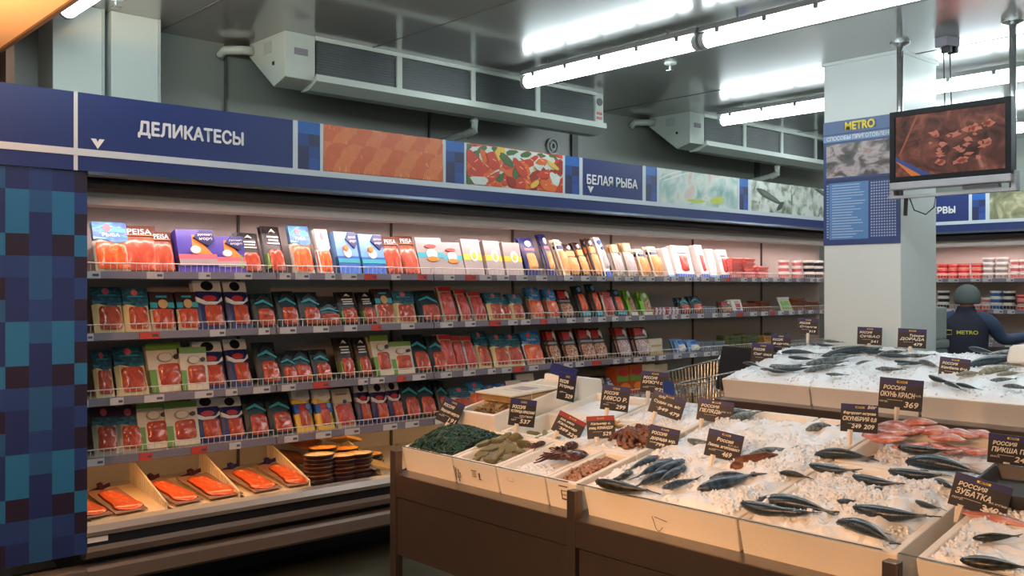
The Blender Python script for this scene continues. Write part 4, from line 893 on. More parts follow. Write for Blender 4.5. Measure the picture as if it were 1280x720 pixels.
def ice_field(slab, a0, a1, y0, y1, base, amp, label, res=0.0065, edge=0.04, seed=0, holes=(), lump=1.0, chunks=900):
    na, ny = max(4, int((a1 - a0) / res)), max(4, int((y1 - y0) / res))
    vs = []; fs = []
    def hgt(a, y):
        q = Vector((a * 3.4 + seed, y * 3.4, seed * .7))
        h = base + amp * noise.noise(q) + amp * .45 * noise.noise(q * 3.1) + .010 * lump * noise.noise(q * 8.3) + .005 * lump * noise.noise(q * 17)
        e = min(a - a0, a1 - a, y - y0, y1 - y) / edge
        return h - max(.03, edge * .55) * max(0.0, 1 - e) ** 1.5
    for i in range(na + 1):
        for j in range(ny + 1):
            a = a0 + (a1 - a0) * i / na; y = y0 + (y1 - y0) * j / ny
            vs.append(tuple(slab.pt(a, y, hgt(a, y))))
    for i in range(na):
        for j in range(ny):
            a = a0 + (a1 - a0) * (i + .5) / na; y = y0 + (y1 - y0) * (j + .5) / ny
            if any(h[0] < a < h[1] and h[2] < y < h[3] for h in holes): continue
            k = i * (ny + 1) + j
            fs.append((k, k + ny + 1, k + ny + 2, k + 1))
    b = MB(); b.v = vs; b.f = fs; b.mi = [0] * len(fs)
    r = random.Random(seed)
    for _ in range(int(chunks)):
        a = r.uniform(a0 + .01, a1 - .01); y = r.uniform(y0 + .01, y1 - .01)
        if any(h[0] < a < h[1] and h[2] < y < h[3] for h in holes): continue
        if noise.noise((a * 7, y * 7, 3.3 + seed)) < -.1: continue
        s = r.uniform(.0022, .0058); c = slab.pt(a, y, hgt(a, y) + s * .3)
        mm = Euler((r.random() * 6, r.random() * 6, r.random() * 6)).to_matrix()
        cs = [c + mm @ Vector((x * s * r.uniform(.6, 1.2), yy * s * r.uniform(.6, 1.2), z * s * r.uniform(.6, 1.2))) for z in (-1, 1) for yy in (-1, 1) for x in (-1, 1)]
        b.add(cs, [(0, 2, 3, 1), (4, 5, 7, 6), (0, 1, 5, 4), (2, 6, 7, 3), (0, 4, 6, 2), (1, 3, 7, 5)])
    o = obj('crushed_ice', b.mesh('crushed_ice', ice_m, True))
    tag(o, label, 'ice', None, 'stuff')
    return hgt

# steel counters
def counter(slab, y0, y1, deep, posts, label, glass_h, fb):
    x0 = slab.x0 - .02; zb = slab.z0 - fb
    t = thing('fish_counter', label, 'counter', (x0, 0, 0))
    dx = deep * math.cos(TH) + .06; dz = deep * math.sin(TH)
    obj('deck', MB().prism_y([(0, zb - .03), (0, zb - .002), (dx, zb - .002 + dz), (dx, zb - .03 + dz)], y0, y1).mesh('deck', steel), t)
    obj('front_rail', MB().box(-.012, .02, y0, y1, zb - .10, zb - .002).mesh('front_rail', dsteel, bevel=.003), t)
    prev = y1
    for k, p in enumerate(posts + [y0]):
        obj('front_panel', MB().box(-.004, .016, p + .03, prev - .03, .36, zb - .105).mesh('front_panel', dsteel, bevel=.002), t)
        g = obj('glass_guard', MB().box(-.006, .0, p + .025, prev - .02, zb - .01, zb + glass_h).mesh('glass_guard', glass), t) if glass_h else None
        if g: obj('glass_edge', MB().box(-.0065, .0005, p + .025, prev - .02, zb + glass_h, zb + glass_h + .002).mesh('glass_edge', M('glass_edge_green', (92, 100, 92), .2)), g)
        prev = p
    for p in [y1 - .012] + posts + [y0 + .012]:
        obj('post', MB().box(-.016, .024, p - .02, p + .02, 0.0, zb + (.10 if glass_h else 0)).mesh('post', dsteel, bevel=.003), t)
    obj('end_panel', MB().prism_y([(.0, .36), (dx, .36), (dx, zb + dz), (.0, zb)], y1 - .015, y1).mesh('end_panel', dsteel), t)
    obj('back_panel', MB().box(dx - .02, dx, y0, y1, .1, zb + dz).mesh('back_panel', dsteel), t)
    for p in (y0 + .05, y1 - .03):
        obj('leg', MB().box(dx - .05, dx - .01, p - .02, p + .02, 0, .36).mesh('leg', dsteel), t)
    return t
YP1, YP2 = on_x(722, 620, 2.456).y, on_x(1119, 700, 2.456).y
counter(NEAR, -.1, 3.48, 1.02, [YP1, YP2], 'long stainless steel fish counter with glass guard in the foreground', .125, .112)
counter(FAR, .9, 3.48, .86, [2.2], 'stainless steel fish counter in front of the white pillar', 0, .118)

# --- foam boxes on the near counter
nb = [(.008, .345, 3.105, 3.458, 0, 'foam box holding dark green seaweed at the counter corner'),
      (.008, .345, 2.828, 3.098, 0, 'foam box of oysters at the front of the counter'),
      (.008, .345, 2.548, 2.822, 0, 'foam box of dark octopus on ice at the front of the counter'),
      (.008, .345, 2.385, 2.542, 0, 'foam box of brown shrimp at the front left section'),
      (.335, .90, 3.19, 3.46, .075, 'raised foam box with a wooden crate lying on it'),
      (.352, .66, 2.945, 3.182, 0, 'foam box with green shells behind the oyster box'),
      (.352, .66, 2.655, 2.938, 0, 'foam box of ice below the red-topped signs'),
      (.352, .66, 2.385, 2.648, 0, 'foam box of brown shellfish left of the 659 sign'),
      (.668, 1.0, 2.80, 3.182, .0, 'foam box with grey brine in the back row'),
      (.668, 1.0, 2.385, 2.79, .0, 'foam box of ice in the back row left of the notch'),
      (.008, .48, 1.70, 2.345, 0, 'large foam box of slender fish behind the front glass'),
      (.008, .58, 1.19, 1.692, 0, 'large foam box of mackerel behind the front glass'),
      (.488, 1.0, 1.98, 2.345, 0, 'foam box of grey fish on ice in the back row'),
      (.488, 1.0, 1.70, 1.972, 0, 'foam box of ice left of the red fillets'),
      (.59, 1.0, 1.19, 1.692, 0, 'foam box filled with red perch fillets'),
      (.008, .42, .62, 1.14, 0, 'foam box of fish and ice at the bottom right corner'),
      (.43, .70, .62, 1.175, 0, 'foam box under the 349 sign, right of the mackerel box'),
      (.71, 1.0, .62, 1.175, 0, 'foam box under the 249 sign')]
for a0, a1, y0, y1, lf, lab in nb: foam_box(NEAR, a0, a1, y0, y1, lift=lf, label=lab)
# foam box stood on end behind the crate
b = MB(); b.loft([[(0, 0, 0), (.20, 0, 0), (.20, .28, 0), (0, .28, 0)], [(.02, .01, .27), (.17, .01, .25), (.17, .27, .25), (.02, .27, .27)]])
tag(obj('foam_box', b.mesh('foam_box', foam, bevel=.012, seg=3), loc=(3.30, 3.165, .84)), 'tall white foam box stood on end beside the wooden crate', 'foam box', 'foam fish boxes')
# handwritten mark, print and stickers on the foam fronts
inkm = M('marker_ink', (96, 72, 64), .6)
def mark(u, v, paths, r, label, name='marker_scrawl', flat=None):
    p = on_x(u, v, 2.456 + .004)
    mb = MB()
    if flat:
        for x0, x1, z0, z1 in flat: mb.box(-.001, .001, -x1, -x0, z0, z1)
    for q in (paths or []): mb.tube([(0, -y, z) for y, z in q], r, 5)
    tag(obj(name, mb.mesh(name, inkm), loc=(p.x + (p.z - .72) * K * 0.9, p.y, p.z), rot=ROTS), label, 'marking')
mark(570, 592, [[(-.02, .03), (-.014, -.03), (-.008, .025), (0, -.02)], [(.006, .02), (.006, -.035)], [(.006, .0), (.016, .006), (.018, -.012), (.006, -.018)]], .0016, 'scrawled marker letters on the oyster foam box front')
mark(590, 594, None, .001, 'small printed label block on the oyster foam box front', 'box_print', [(-.016, .016, .016, .019), (-.012, .012, .008, .010), (-.012, .012, 0, .002), (-.012, .012, -.008, -.006), (.03, .036, -.01, .012), (.028, .044, -.016, -.013)])
mark(702, 617, None, .001, 'small printed label block on the shrimp foam box front', 'box_print', [(-.022, .022, .024, .028), (-.014, .016, .008, .010), (-.014, -.011, -.02, .01), (-.014, .012, -.008, -.006), (-.014, .022, -.026, -.021)])
mark(635, 600, [[(.02 * math.cos(t), .008 * math.sin(t)) for t in [k * PI / 6 for k in range(13)]]], .001, 'faint violet stamp on the octopus foam box front', 'ink_stamp')
mark(823, 655, [[(-.03, .02), (-.02, -.02), (-.008, -.03), (.01, -.012)], [(-.02, .02), (.03, .012)]], .0012, 'smudged pen mark on the slender fish box front')

# far counter boxes
for i, (y0, y1) in enumerate(((2.87, 3.462), (2.245, 2.862), (1.62, 2.235), (1.0, 1.612))):
    foam_box(FAR, .008, .42, y0, y1, .118, 0, 'front foam box on the far counter, %s from its left end' % word(i + 1))
    foam_box(FAR, .43, .85, y0, y1, .118, 0, 'rear foam box on the far counter, %s from its left end' % word(i + 1))
tag(obj('foam_box', MB().loft([[(0, 0, 0), (.3, 0, 0), (.3, .4, 0), (0, .4, 0)], [(.015, .015, .10), (.285, .015, .10), (.285, .385, .10), (.015, .385, .10)]]).mesh('foam_box', foam, bevel=.03, seg=3), loc=FAR.pt(.62, on_x(1259, 430, 5.5).y - .4, .03)), 'white foam box with rounded edges behind the far counter fish', 'foam box', 'foam fish boxes')

# --- ice
ice_field(NEAR, .02, .96, 1.715, 2.335, .012, .03, 'crushed ice bed around the slender fish and grey fish', seed=1, chunks=2600)
ice_field(NEAR, .02, .575, 1.212, 1.74, .016, .046, 'crushed ice bed under the mackerel', lump=1.3, seed=2, chunks=1700, edge=.10)
ice_field(NEAR, .02, .33, 2.57, 2.80, -.022, .008, 'thin crushed ice under the octopus', seed=3, chunks=300, edge=.01, lump=.6)
ice_field(NEAR, .37, .64, 2.41, 2.92, -.012, .012, 'crushed ice below the red-topped signs', seed=4, chunks=500, edge=.02, lump=.8)
ice_field(NEAR, .685, .985, 2.405, 2.78, -.005, .014, 'crushed ice in the back row box', seed=5, chunks=400, edge=.02)
ice_field(NEAR, .02, .41, .64, 1.125, .0, .022, 'crushed ice in the bottom right box', seed=6, chunks=900, edge=.03)
ice_field(NEAR, .61, .985, 1.21, 1.675, -.045, .012, 'crushed ice under the red fillets', seed=7, chunks=300, edge=.02)
ice_field(NEAR, .73, .985, .64, 1.155, -.03, .012, 'crushed ice under the 249 sign', seed=8, chunks=300, edge=.02)
ice_field(NEAR, .69, .98, 2.82, 3.165, -.03, .004, 'grey icy brine in the back row box', seed=9, chunks=60, edge=.01, lump=.4)
ice_field(FAR, .03, .84, 1.03, 3.45, .022, .022, 'crushed ice bed of the far counter', seed=10, res=.014, chunks=2200, edge=.05)

# --- fish
fm = {'mackerel': fish_mat('mackerel_skin', (26, 36, 46), (206, 202, 190), (52, 70, 80)), 'blue': fish_mat('blue_fish_skin', (30, 46, 66), (150, 156, 158), (60, 80, 100), False), 'grey': fish_mat('grey_fish_skin', (66, 76, 78), (190, 194, 188), (110, 120, 120), False), 'dark': fish_mat('dark_fish_skin', (26, 28, 26), (110, 108, 96), (50, 54, 48), False), 'pale': fish_mat('pale_fish_skin', (110, 112, 98), (214, 194, 166), (150, 146, 124), False)}
finm = {'mackerel': M('fin_dark', (52, 50, 44), .4), 'blue': M('fin_blue', (40, 48, 56), .4), 'grey': M('fin_grey', (70, 72, 66), .4), 'dark': M('fin_black', (30, 28, 26), .4), 'pale': M('fin_pale', (150, 130, 104), .4)}
eyem = M('fish_eye', (12, 12, 12), .1)
FM = {}
def fish_meshes(kind, bend):
    key = (kind, bend)
    if key in FM: return FM[key]
    deep = {'mackerel': 1.0, 'blue': .9, 'grey': 1.15, 'dark': 1.0, 'pale': 1.2}[kind]
    st = [(0, .006), (.02, .026), (.07, .05), (.14, .072), (.25, .09), (.38, .098), (.52, .09), (.66, .07), (.78, .046), (.88, .024), (.94, .017), (.965, .02)]
    cy = lambda x: bend * (x - .45) ** 2
    rings = [[(x, cy(x) + h * .62 * deep * math.cos(2 * PI * k / 12), h * deep * math.sin(2 * PI * k / 12)) for k in range(12)] for x, h in st]
    body = MB().loft(rings).mesh('body', fm[kind], True)
    e = cy(.95)
    tail = MB().prism_y([(.93, .014), (1.02, .075), (1.09, .115), (1.055, .04), (1.03, 0), (1.055, -.04), (1.09, -.115), (1.02, -.075), (.93, -.014)], e - .004, e + .004).mesh('tail_fin', finm[kind])
    y0 = cy(.4)
    dors = MB().prism_y([(.33, .09 * deep), (.38, .135 * deep), (.47, .09 * deep), (.40, .06)], y0 - .003, y0 + .003).mesh('dorsal_fin', finm[kind])
    anal = MB().prism_y([(.62, -.07 * deep), (.66, -.11 * deep), (.74, -.045 * deep), (.66, -.04)], cy(.65) - .003, cy(.65) + .003).mesh('anal_fin', finm[kind])
    pect = MB().prism_y([(.2, -.01), (.29, -.045), (.30, -.02), (.24, .005)], -.066 * deep + cy(.2), -.060 * deep + cy(.2)).mesh('pectoral_fin', finm[kind])
    eye = MB().ball((.055, -.026 * deep + cy(.05), .012), (.011, .008, .011), 8, 5).ball((.055, .026 * deep + cy(.05), .012), (.011, .008, .011), 8, 5).mesh('eyes', eyem, True)
    FM[key] = [('body', body), ('tail_fin', tail), ('dorsal_fin', dors), ('anal_fin', anal), ('pectoral_fin', pect), ('eyes', eye)]
    return FM[key]
def fish(slab, head, tail, kind, label, lift=.012, roll=None, bend=None, group='whole fish on ice', pitch=0.0, thick=1.0):
    thick *= (1.75 if slab is NEAR else 1.05)
    pa, pb = slab.px(*head), slab.px(*tail)
    n = Vector((-math.sin(TH), 0, math.cos(TH)))
    ex = (pb - pa); L = ex.length / 1.0
    ex.normalize()
    if bend is None: bend = random.choice((0.0, .16, -.16))
    roll = random.uniform(.95, 1.5) if roll is None else roll
    ez = n; ey = ez.cross(ex)
    # lay it over so its back leans towards the viewer
    away = Vector((1, .6, 0))
    sgn = 1 if ey.dot(away) < 0 else -1
    R = Matrix((ex, ey, ez)).transposed().to_4x4()
    Rm = R @ Matrix.Rotation(-sgn * roll, 4, 'X')
    m = Matrix.Translation(pa + n * lift) @ Rm
    t = thing('fish', label, 'fish', mat=m @ Matrix.Diagonal((L, L * thick, L * thick, 1)), group=group)
    for nm, me in fish_meshes(kind, bend): obj(nm, me, t)
    return t
mk = [((1018, 571), (1090, 574), 'on the ice just left of the red fillets'), ((1012, 588), (1068, 596), 'directly below the fish left of the red fillets'), ((974, 595), (1012, 600), 'small and dark, alone at the left of the mackerel bed'),
      ((1122, 566), (1186, 571), 'with a dark back just in front of the red fillets'), ((1132, 578), (1228, 592), 'with spread tail beside the 349 sign'), ((1066, 602), (1124, 613), 'arched in the middle of the mackerel bed'),
      ((1076, 616), (1128, 623), 'dark and short in the middle of the mackerel bed'), ((1110, 596), (1180, 603), 'striped, between the tail-spread fish and the ice heap'), ((946, 628), (1040, 640), 'striped with a tan belly near the front left'),
      ((966, 644), (1020, 649), 'thin and dark right behind the glass'), ((1046, 630), (1086, 637), 'with only its tail fin standing out of the ice'), ((1066, 643), (1162, 656), 'long, with tan belly, pointing at the empty foam corner'),
      ((1052, 654), (1120, 680), 'lowest, touching the glass at the box corner'), ((1144, 633), (1176, 643), 'head out of the ice, next to the empty foam corner'), ((1166, 604), (1196, 616), 'half hidden behind the 349 sign'),
      ((926, 637), (1000, 650), 'blue and thin along the front glass edge'), ((1046, 656), (1104, 668), 'with dark stripe just above the lowest one')]
for i, (a, b_, lab) in enumerate(mk):
    fish(NEAR, a, b_, 'mackerel' if i not in (2, 3, 6, 14) else 'dark', 'mackerel ' + lab, lift=.014, bend=(.12 if i % 2 else -.12), group='mackerel on ice')
sl = [((824, 577), (786, 594), 'uppermost of the slender fish bundle'), ((792, 597), (766, 610), 'at the left end of the slender bundle'), ((842, 581), (796, 603), 'second of the slender bundle'), ((856, 582), (806, 608), 'third of the slender bundle'),
      ((858, 590), (822, 610), 'rightmost of the slender bundle'), ((836, 596), (794, 616), 'lowest inside the slender bundle'), ((745, 611), (812, 624), 'dark, draped over the front rim by the glass'), ((780, 604), (756, 614), 'short, at the front corner of the bundle')]
for i, (a, b_, lab) in enumerate(sl):
    fish(NEAR, a, b_, 'dark' if i in (1, 6, 7) else 'blue', 'slender blue-grey fish ' + lab, lift=.024, bend=.06, group='slender fish bundle', thick=.85)
for a, b_, k, lab in [((872, 617), (944, 597), 'blue', 'large steel-blue fish in the middle of the ice bed'), ((886, 601), (940, 596), 'blue', 'thin steel-blue fish lying above the large blue one'), ((828, 615), (872, 603), 'blue', 'short steel-blue fish between the bundle and the large one'),
                      ((936, 576), (990, 566), 'grey', 'grey speckled fish below the back row notch'), ((1006, 541), (1044, 534), 'grey', 'green-grey fish in the back row left of the mackerel sign'), ((898, 526), (936, 514), 'grey', 'speckled grey fish left in the back row ice'), ((912, 530), (948, 519), 'grey', 'speckled grey fish right in the back row ice'),
                      ((860, 556), (890, 560), 'grey', 'grey fish half hidden left of the 469 sign'), ((1216, 679), (1272, 676), 'dark', 'dark fish lying on the bottom right ice'), ((1200, 706), (1284, 716), 'dark', 'dark fish at the bottom edge of the bottom right ice')]:
    fish(NEAR, a, b_, k, lab, lift=.014, thick=1.15 if k == 'grey' else 1.0)
ff = [((930, 461), (952, 466)), ((951, 470), (974, 472)), ((964, 466), (994, 467)), ((986, 455), (1020, 458)), ((1005, 472), (1053, 464)), ((1008, 464), (1068, 454)), ((1026, 452), (1112, 441)), ((1033, 477), (1060, 478)), ((1070, 464), (1090, 459)), ((1118, 462), (1160, 465)), ((1095, 453), (1134, 446)), ((1132, 454), (1168, 454)),
      ((1021, 439), (1046, 441)), ((1030, 434), (1054, 436)), ((986, 440), (1014, 438)), ((1102, 469), (1128, 472)), ((1040, 446), (1085, 442)), ((950, 450), (975, 452)), ((1076, 449), (1120, 450)), ((1150, 460), (1176, 468))]
rf = random.Random(21)
for _ in range(12):
    u_, v_ = rf.uniform(925, 1150), rf.uniform(446, 478)
    if v_ < 472 - (u_ - 905) * .35: v_ = 470
    ff.append(((u_, v_), (u_ + rf.uniform(26, 46), v_ + rf.uniform(-7, 4))))
for i, (a, b_) in enumerate(ff):
    fish(FAR, a, b_, ('mackerel', 'grey', 'grey')[i % 3] if i != 6 else 'mackerel', 'silver-grey fish in the far ice before the pillar, %s from the counter end' % word(1 + sum(1 for q in ff if q[0] < a)), lift=.045, group='fish on the far counter')
fg = [((1195, 478), (1229, 475), 'pale'), ((1222, 476), (1272, 466), 'pale'), ((1206, 466), (1282, 452), 'mackerel'), ((1162, 481), (1188, 490), 'dark'), ((1182, 488), (1204, 496), 'dark'), ((1196, 490), (1224, 497), 'dark'), ((1246, 478), (1278, 475), 'pale'), ((1254, 492), (1290, 496), 'grey'), ((1212, 444), (1244, 451), 'mackerel'), ((1232, 456), (1276, 447), 'grey'), ((1238, 486), (1270, 484), 'grey')]
for i, (a, b_, k) in enumerate(fg):
    fish(FAR, a, b_, k, '%s fish right of the white pillar on the far counter, %s from the left' % ({'pale': 'cream-bellied', 'mackerel': 'striped', 'dark': 'small dark', 'grey': 'grey'}[k], word(1 + sum(1 for q in fg if q[0][0] < a[0]))), lift=.045, group='fish on the far counter', thick=1.2)

# red perch fillets
pf = ramp_mat('perch_fillet', [(.25, (166, 84, 74)), (.45, (196, 120, 106)), (.6, (210, 150, 134)), (.75, (216, 188, 174))], 'noise', 5, .25, 1.4, 4, stretch=(.5, 1.6, 1.6))
PFM = []
for v in range(3):
    b = MB(); r = random.Random(v)
    rings = []
    for j in range(13):
        x = j / 12; wd = .11 * (math.sin(PI * min(.97, .06 + x * .95)) ** .7) + .015; th = .035 * math.sin(PI * min(.97, .05 + x * .95)) + .008
        cy = .05 * math.sin(x * 3 + v); cz = .02 * math.sin(x * 6 + v * 2)
        rings.append([(x, cy + wd * math.cos(2 * PI * k / 10), cz + th * math.sin(2 * PI * k / 10)) for k in range(10)])
    PFM.append(b.loft(rings).mesh('fish_fillet', pf, True))
def fillet_on(u0, v0, u1, v1, label, lift, th=1.0, mesh=None, group='red perch fillets', name='fish_fillet'):
    pa, pb = NEAR.px(u0, v0), NEAR.px(u1, v1); ex = pb - pa; L = ex.length; ex.normalize()
    n = Vector((-math.sin(TH), 0, math.cos(TH))); ey = n.cross(ex)
    m = Matrix.Translation(pa + n * lift) @ Matrix((ex, ey, n)).transposed().to_4x4() @ Matrix.Diagonal((L, L * th, L * th, 1))
    o = obj(name, mesh or random.choice(PFM), mat=m)
    return tag(o, label, 'fish fillet', group)
fl = [(1098, 531, 1148, 542, 'left, grey-pink and thickest'), (1120, 532, 1172, 530, 'along the back rim'), (1078, 553, 1136, 556, 'front left, dark pink'), (1118, 562, 1160, 554, 'with orange end at the front'), (1138, 546, 1172, 536, 'middle, rising to a point'), (1160, 552, 1210, 556, 'right of the pointed one'),
      (1164, 557, 1206, 566, 'front right'), (1206, 541, 1246, 550, 'back right beside the 249 sign'), (1178, 548, 1226, 552, 'dark-edged in the right middle'), (1196, 562, 1242, 566, 'frontmost at the right'), (1142, 538, 1200, 546, 'lying flat under the pointed one'), (1090, 545, 1140, 549, 'flat in the left middle')]
for i, (a, b_, c, d, lab) in enumerate(fl): fillet_on(a, b_, c, d, 'red perch fillet ' + lab, .0 + .010 * (i % 3), 2.0)
# wolffish piece and black tray under the 349 sign
fillet_on(1198, 643, 1300, 664, 'pinkish flat wolffish piece under the 349 sign', .012, .8, group=None)
tr = NEAR.px(1296, 622)
b = MB(); b.loft([[(0, 0, 0), (.2, 0, 0), (.2, .26, 0), (0, .26, 0)], [(-.02, -.02, .05), (.22, -.02, .05), (.22, .28, .05), (-.02, .28, .05)], [(-.01, -.01, .05), (.21, -.01, .05), (.21, .27, .05), (-.01, .27, .05)], [(.01, .01, .012), (.19, .01, .012), (.19, .25, .012), (.01, .25, .012)]])
tag(obj('black_tray', b.mesh('black_tray', M('tray_grey', (66, 66, 66), .35), bevel=.006), loc=(tr.x - .12, tr.y - .13, tr.z - .02), rot=ROTS), 'dark grey plastic tray at the right edge below the 249 sign', 'tray')
# brown claw-like piece right of the 469 sign
brm = ramp_mat('brown_shell', [(.2, (60, 34, 24)), (.5, (110, 66, 44)), (.8, (160, 110, 78))], 'noise', 30, .35)
pc = NEAR.px(918, 588); pe = NEAR.px(957, 578)
b = MB(); b.tube([(0, 0, 0), (.03, .01, .02), (.07, .0, .025), (.12, -.02, .03), (.16, -.03, .02)], .01, 8, rads=[.012, .022, .018, .012, .006]); b.tube([(.03, .01, .02), (.06, .035, .012), (.11, .03, .008)], .01, 6, rads=[.012, .01, .004]); b.ball((.015, 0, .012), (.03, .026, .018))
tag(obj('crab_claw', b.mesh('crab_claw', brm, True), loc=pc, rot=(0, -TH, math.atan2(pe.y - pc.y, pe.x - pc.x))), 'brown crab claw on the ice right of the 469 sign', 'crab claw')

# seaweed
sw = ramp_mat('seaweed_green', [(.2, (12, 30, 24)), (.5, (26, 58, 44)), (.8, (50, 92, 66))], 'noise', 40, .35)
r = random.Random(5); b = MB()
def mound(a, y): return .075 * max(0, 1 - ((a - .17) / .17) ** 2) * max(0, 1 - ((y - 3.28) / .18) ** 2) ** .6
for _ in range(330):
    a = r.uniform(.03, .32); y = r.uniform(3.13, 3.43); an = r.uniform(0, 2 * PI); pts = []
    for k in range(7):
        a = min(max(a + .013 * math.cos(an), .025), .325); y = min(max(y + .013 * math.sin(an), 3.128), 3.435); an += r.uniform(-1.1, 1.1)
        pts.append(NEAR.pt(a, y, -.025 + mound(a, y) + r.uniform(0, .014)))
    b.tube(pts, .0045, 5)
rings = []
for k, f in enumerate((1.0, .8, .55, .3, .02)):
    rings.append([NEAR.pt(.175 + .15 * f * math.cos(q * PI / 12), 3.283 + .155 * f * math.sin(q * PI / 12), -.03 + mound(.175 + .15 * f * math.cos(q * PI / 12), 3.283 + .155 * f * math.sin(q * PI / 12))) for q in range(24)])
b.loft(rings)
tag(obj('seaweed_salad', b.mesh('seaweed_salad', sw, True)), 'heap of dark green tangled seaweed in the corner foam box', 'seaweed', None, 'stuff')
# oysters
oy = ramp_mat('oyster_shell', [(.2, (66, 66, 44)), (.45, (124, 122, 88)), (.7, (176, 170, 130)), (.9, (212, 206, 176))], 'noise', 22, .5, 1.5, 5, bump=.6)
OY = []
for v in range(3):
    rings = []
    for z, f in ((-.30, .35), (-.18, .8), (-.02, 1.0), (.03, 1.0), (.16, .75), (.24, .3)):
        rings.append([(f * (1 + .42 * noise.noise((math.cos(q * PI / 8) * 1.7, math.sin(q * PI / 8) * 1.7, v * 4.1))) * (1.25 + .3 * math.cos(q * PI / 8)) * math.cos(q * PI / 8), f * .85 * (1 + .5 * noise.noise((math.cos(q * PI / 8) * 2, math.sin(q * PI / 8) * 2, v * 2.1 + z))) * math.sin(q * PI / 8), z + .05 * math.sin(q * 1.3 + v)) for q in range(16)])
    OY.append(MB().loft(rings).mesh('oyster', oy, False))
osp = [(602, 563), (594, 572), (612, 572), (624, 566), (606, 557), (632, 561), (622, 553), (640, 556), (650, 561), (630, 549), (645, 549), (655, 552), (636, 570), (616, 560)]
for i, (u, v) in enumerate(osp):
    p = NEAR.px(u, v); up = .0 + .022 * (i in (4, 6, 9, 10)) + .012 * (i in (13, 5))
    o = obj('oyster', OY[i % 3], loc=p + Vector((0, 0, -.012 + up)), rot=(r.uniform(-.7, .7), r.uniform(-.7, .7), r.uniform(0, 6)), scale=(.032, .032, .042))
    tag(o, 'rough grey-green oyster, %s from the left in the oyster box' % word(1 + sum(1 for q in osp if q[0] < u)), 'oyster', 'oysters in the front foam box')
for i, (u, v) in enumerate(((672, 545), (684, 542), (694, 546), (668, 539))):
    p = NEAR.px(u, v)
    tag(obj('oyster', OY[i % 3], loc=p + Vector((0, 0, -.01)), rot=(r.uniform(-.5, .5), r.uniform(-.5, .5), r.uniform(0, 6)), scale=(.028, .028, .034)), 'green-grey oyster behind the first box, %s from the left' % word(1 + sum(1 for q in (672, 684, 694, 668) if q < u)), 'oyster', 'oysters in the second row')
# octopus
oc = ramp_mat('octopus_skin', [(.2, (40, 22, 20)), (.5, (76, 44, 38)), (.8, (128, 84, 70))], 'noise', 26, .25, 1.5, 4)
def octo(u0, v0, u1, v1, s, label, seed):
    pa, pb = NEAR.px(u0, v0), NEAR.px(u1, v1); rr = random.Random(seed)
    d = pb - pa
    t = thing('octopus', label, 'octopus', pa, group='octopus pieces on ice')
    obj('mantle', MB().ball(d * .28 + Vector((0, 0, .012)), (d.length * .3, .03 * s, .022 * s), 10, 8).mesh('mantle', oc, True), t)
    for k in range(6):
        an = rr.uniform(-.6, .6); pts = []
        side = Vector((-d.y, d.x, 0)).normalized()
        for q in range(7):
            f = q / 6
            pts.append(d * (.3 + .72 * f) + side * (.035 * s * math.sin(f * 3 + k) + .018 * (k - 2.5) * f * s) + Vector((0, 0, .012 + .01 * math.sin(k + q))))
        obj('arm', MB().tube(pts, .01, 7, rads=[(.012 - .0095 * q / 6) * s for q in range(7)]).mesh('arm', oc, True), t)
octo(738, 573, 676, 575, 1.0, 'large dark brown octopus lying on ice between oysters and shrimp', 1)
octo(722, 558, 694, 568, .8, 'reddish octopus piece at the back of its foam box', 2)
octo(682, 556, 662, 562, .5, 'small octopus scrap at the back left of its foam box', 3)
# shrimp heap
shm = ramp_mat('shrimp_shell', [(.15, (96, 64, 46)), (.45, (150, 108, 82)), (.7, (186, 148, 118)), (.9, (214, 188, 160))], 'noise', 45, .35, 1, 4)
def heap(name, a0, a1, y0, y1, top, n, mat, label, cat, size, seed):
    rr = random.Random(seed); b = MB()
    for _ in range(n):
        a = rr.uniform(a0, a1); y = rr.uniform(y0, y1)
        f = max(0, 1 - ((a - (a0 + a1) / 2) / (a1 - a0) * 2) ** 4) * max(0, 1 - ((y - (y0 + y1) / 2) / (y1 - y0) * 2) ** 4)
        an = rr.uniform(0, 6.28); s = size * rr.uniform(.7, 1.2); pts = []
        for q in range(6):
            an += .5
            a += s * .3 * math.cos(an); y += s * .3 * math.sin(an)
            pts.append(NEAR.pt(min(max(a, a0 - .01), a1 + .01), min(max(y, y0 - .01), y1 + .01), -.05 + top * f * rr.uniform(.75, 1.0) + .004 * math.sin(q)))
        b.tube(pts, .006, 6, rads=[s * v for v in (.14, .24, .26, .22, .15, .07)])
    rings = []
    for f, h in ((1.05, -.6), (.9, .2), (.6, .6), (.2, .75), (.01, .78)):
        rings.append([NEAR.pt((a0 + a1) / 2 + (a1 - a0) / 2 * f * math.cos(q * PI / 8), (y0 + y1) / 2 + (y1 - y0) / 2 * f * math.sin(q * PI / 8), -.05 + top * h) for q in range(16)])
    b.loft(rings)
    return tag(obj(name, b.mesh(name, mat, True)), label, cat, None, 'stuff')
heap('shrimp_heap', .05, .31, 2.415, 2.515, .055, 420, shm, 'heap of small brown shrimp in the front foam box', 'shrimp', .022, 8)
heap('shellfish_heap', .40, .62, 2.42, 2.60, .085, 160, brm, 'heap of dark brown shellfish left of the 659 sign', 'shellfish', .04, 9)
heap('snail_heap', .56, .65, 2.70, 2.80, .06, 60, tanf, 'small heap of tan shellfish behind the second red-topped sign', 'shellfish', .025, 10)
heap('crab_heap', .38, .55, 3.225, 3.42, .13, 140, ramp_mat('tan_shell', [(.2, (70, 56, 36)), (.5, (130, 106, 70)), (.8, (186, 160, 116))], 'noise', 30, .4), 'brown shells under the flat sign in the raised foam box', 'shellfish', .035, 12)

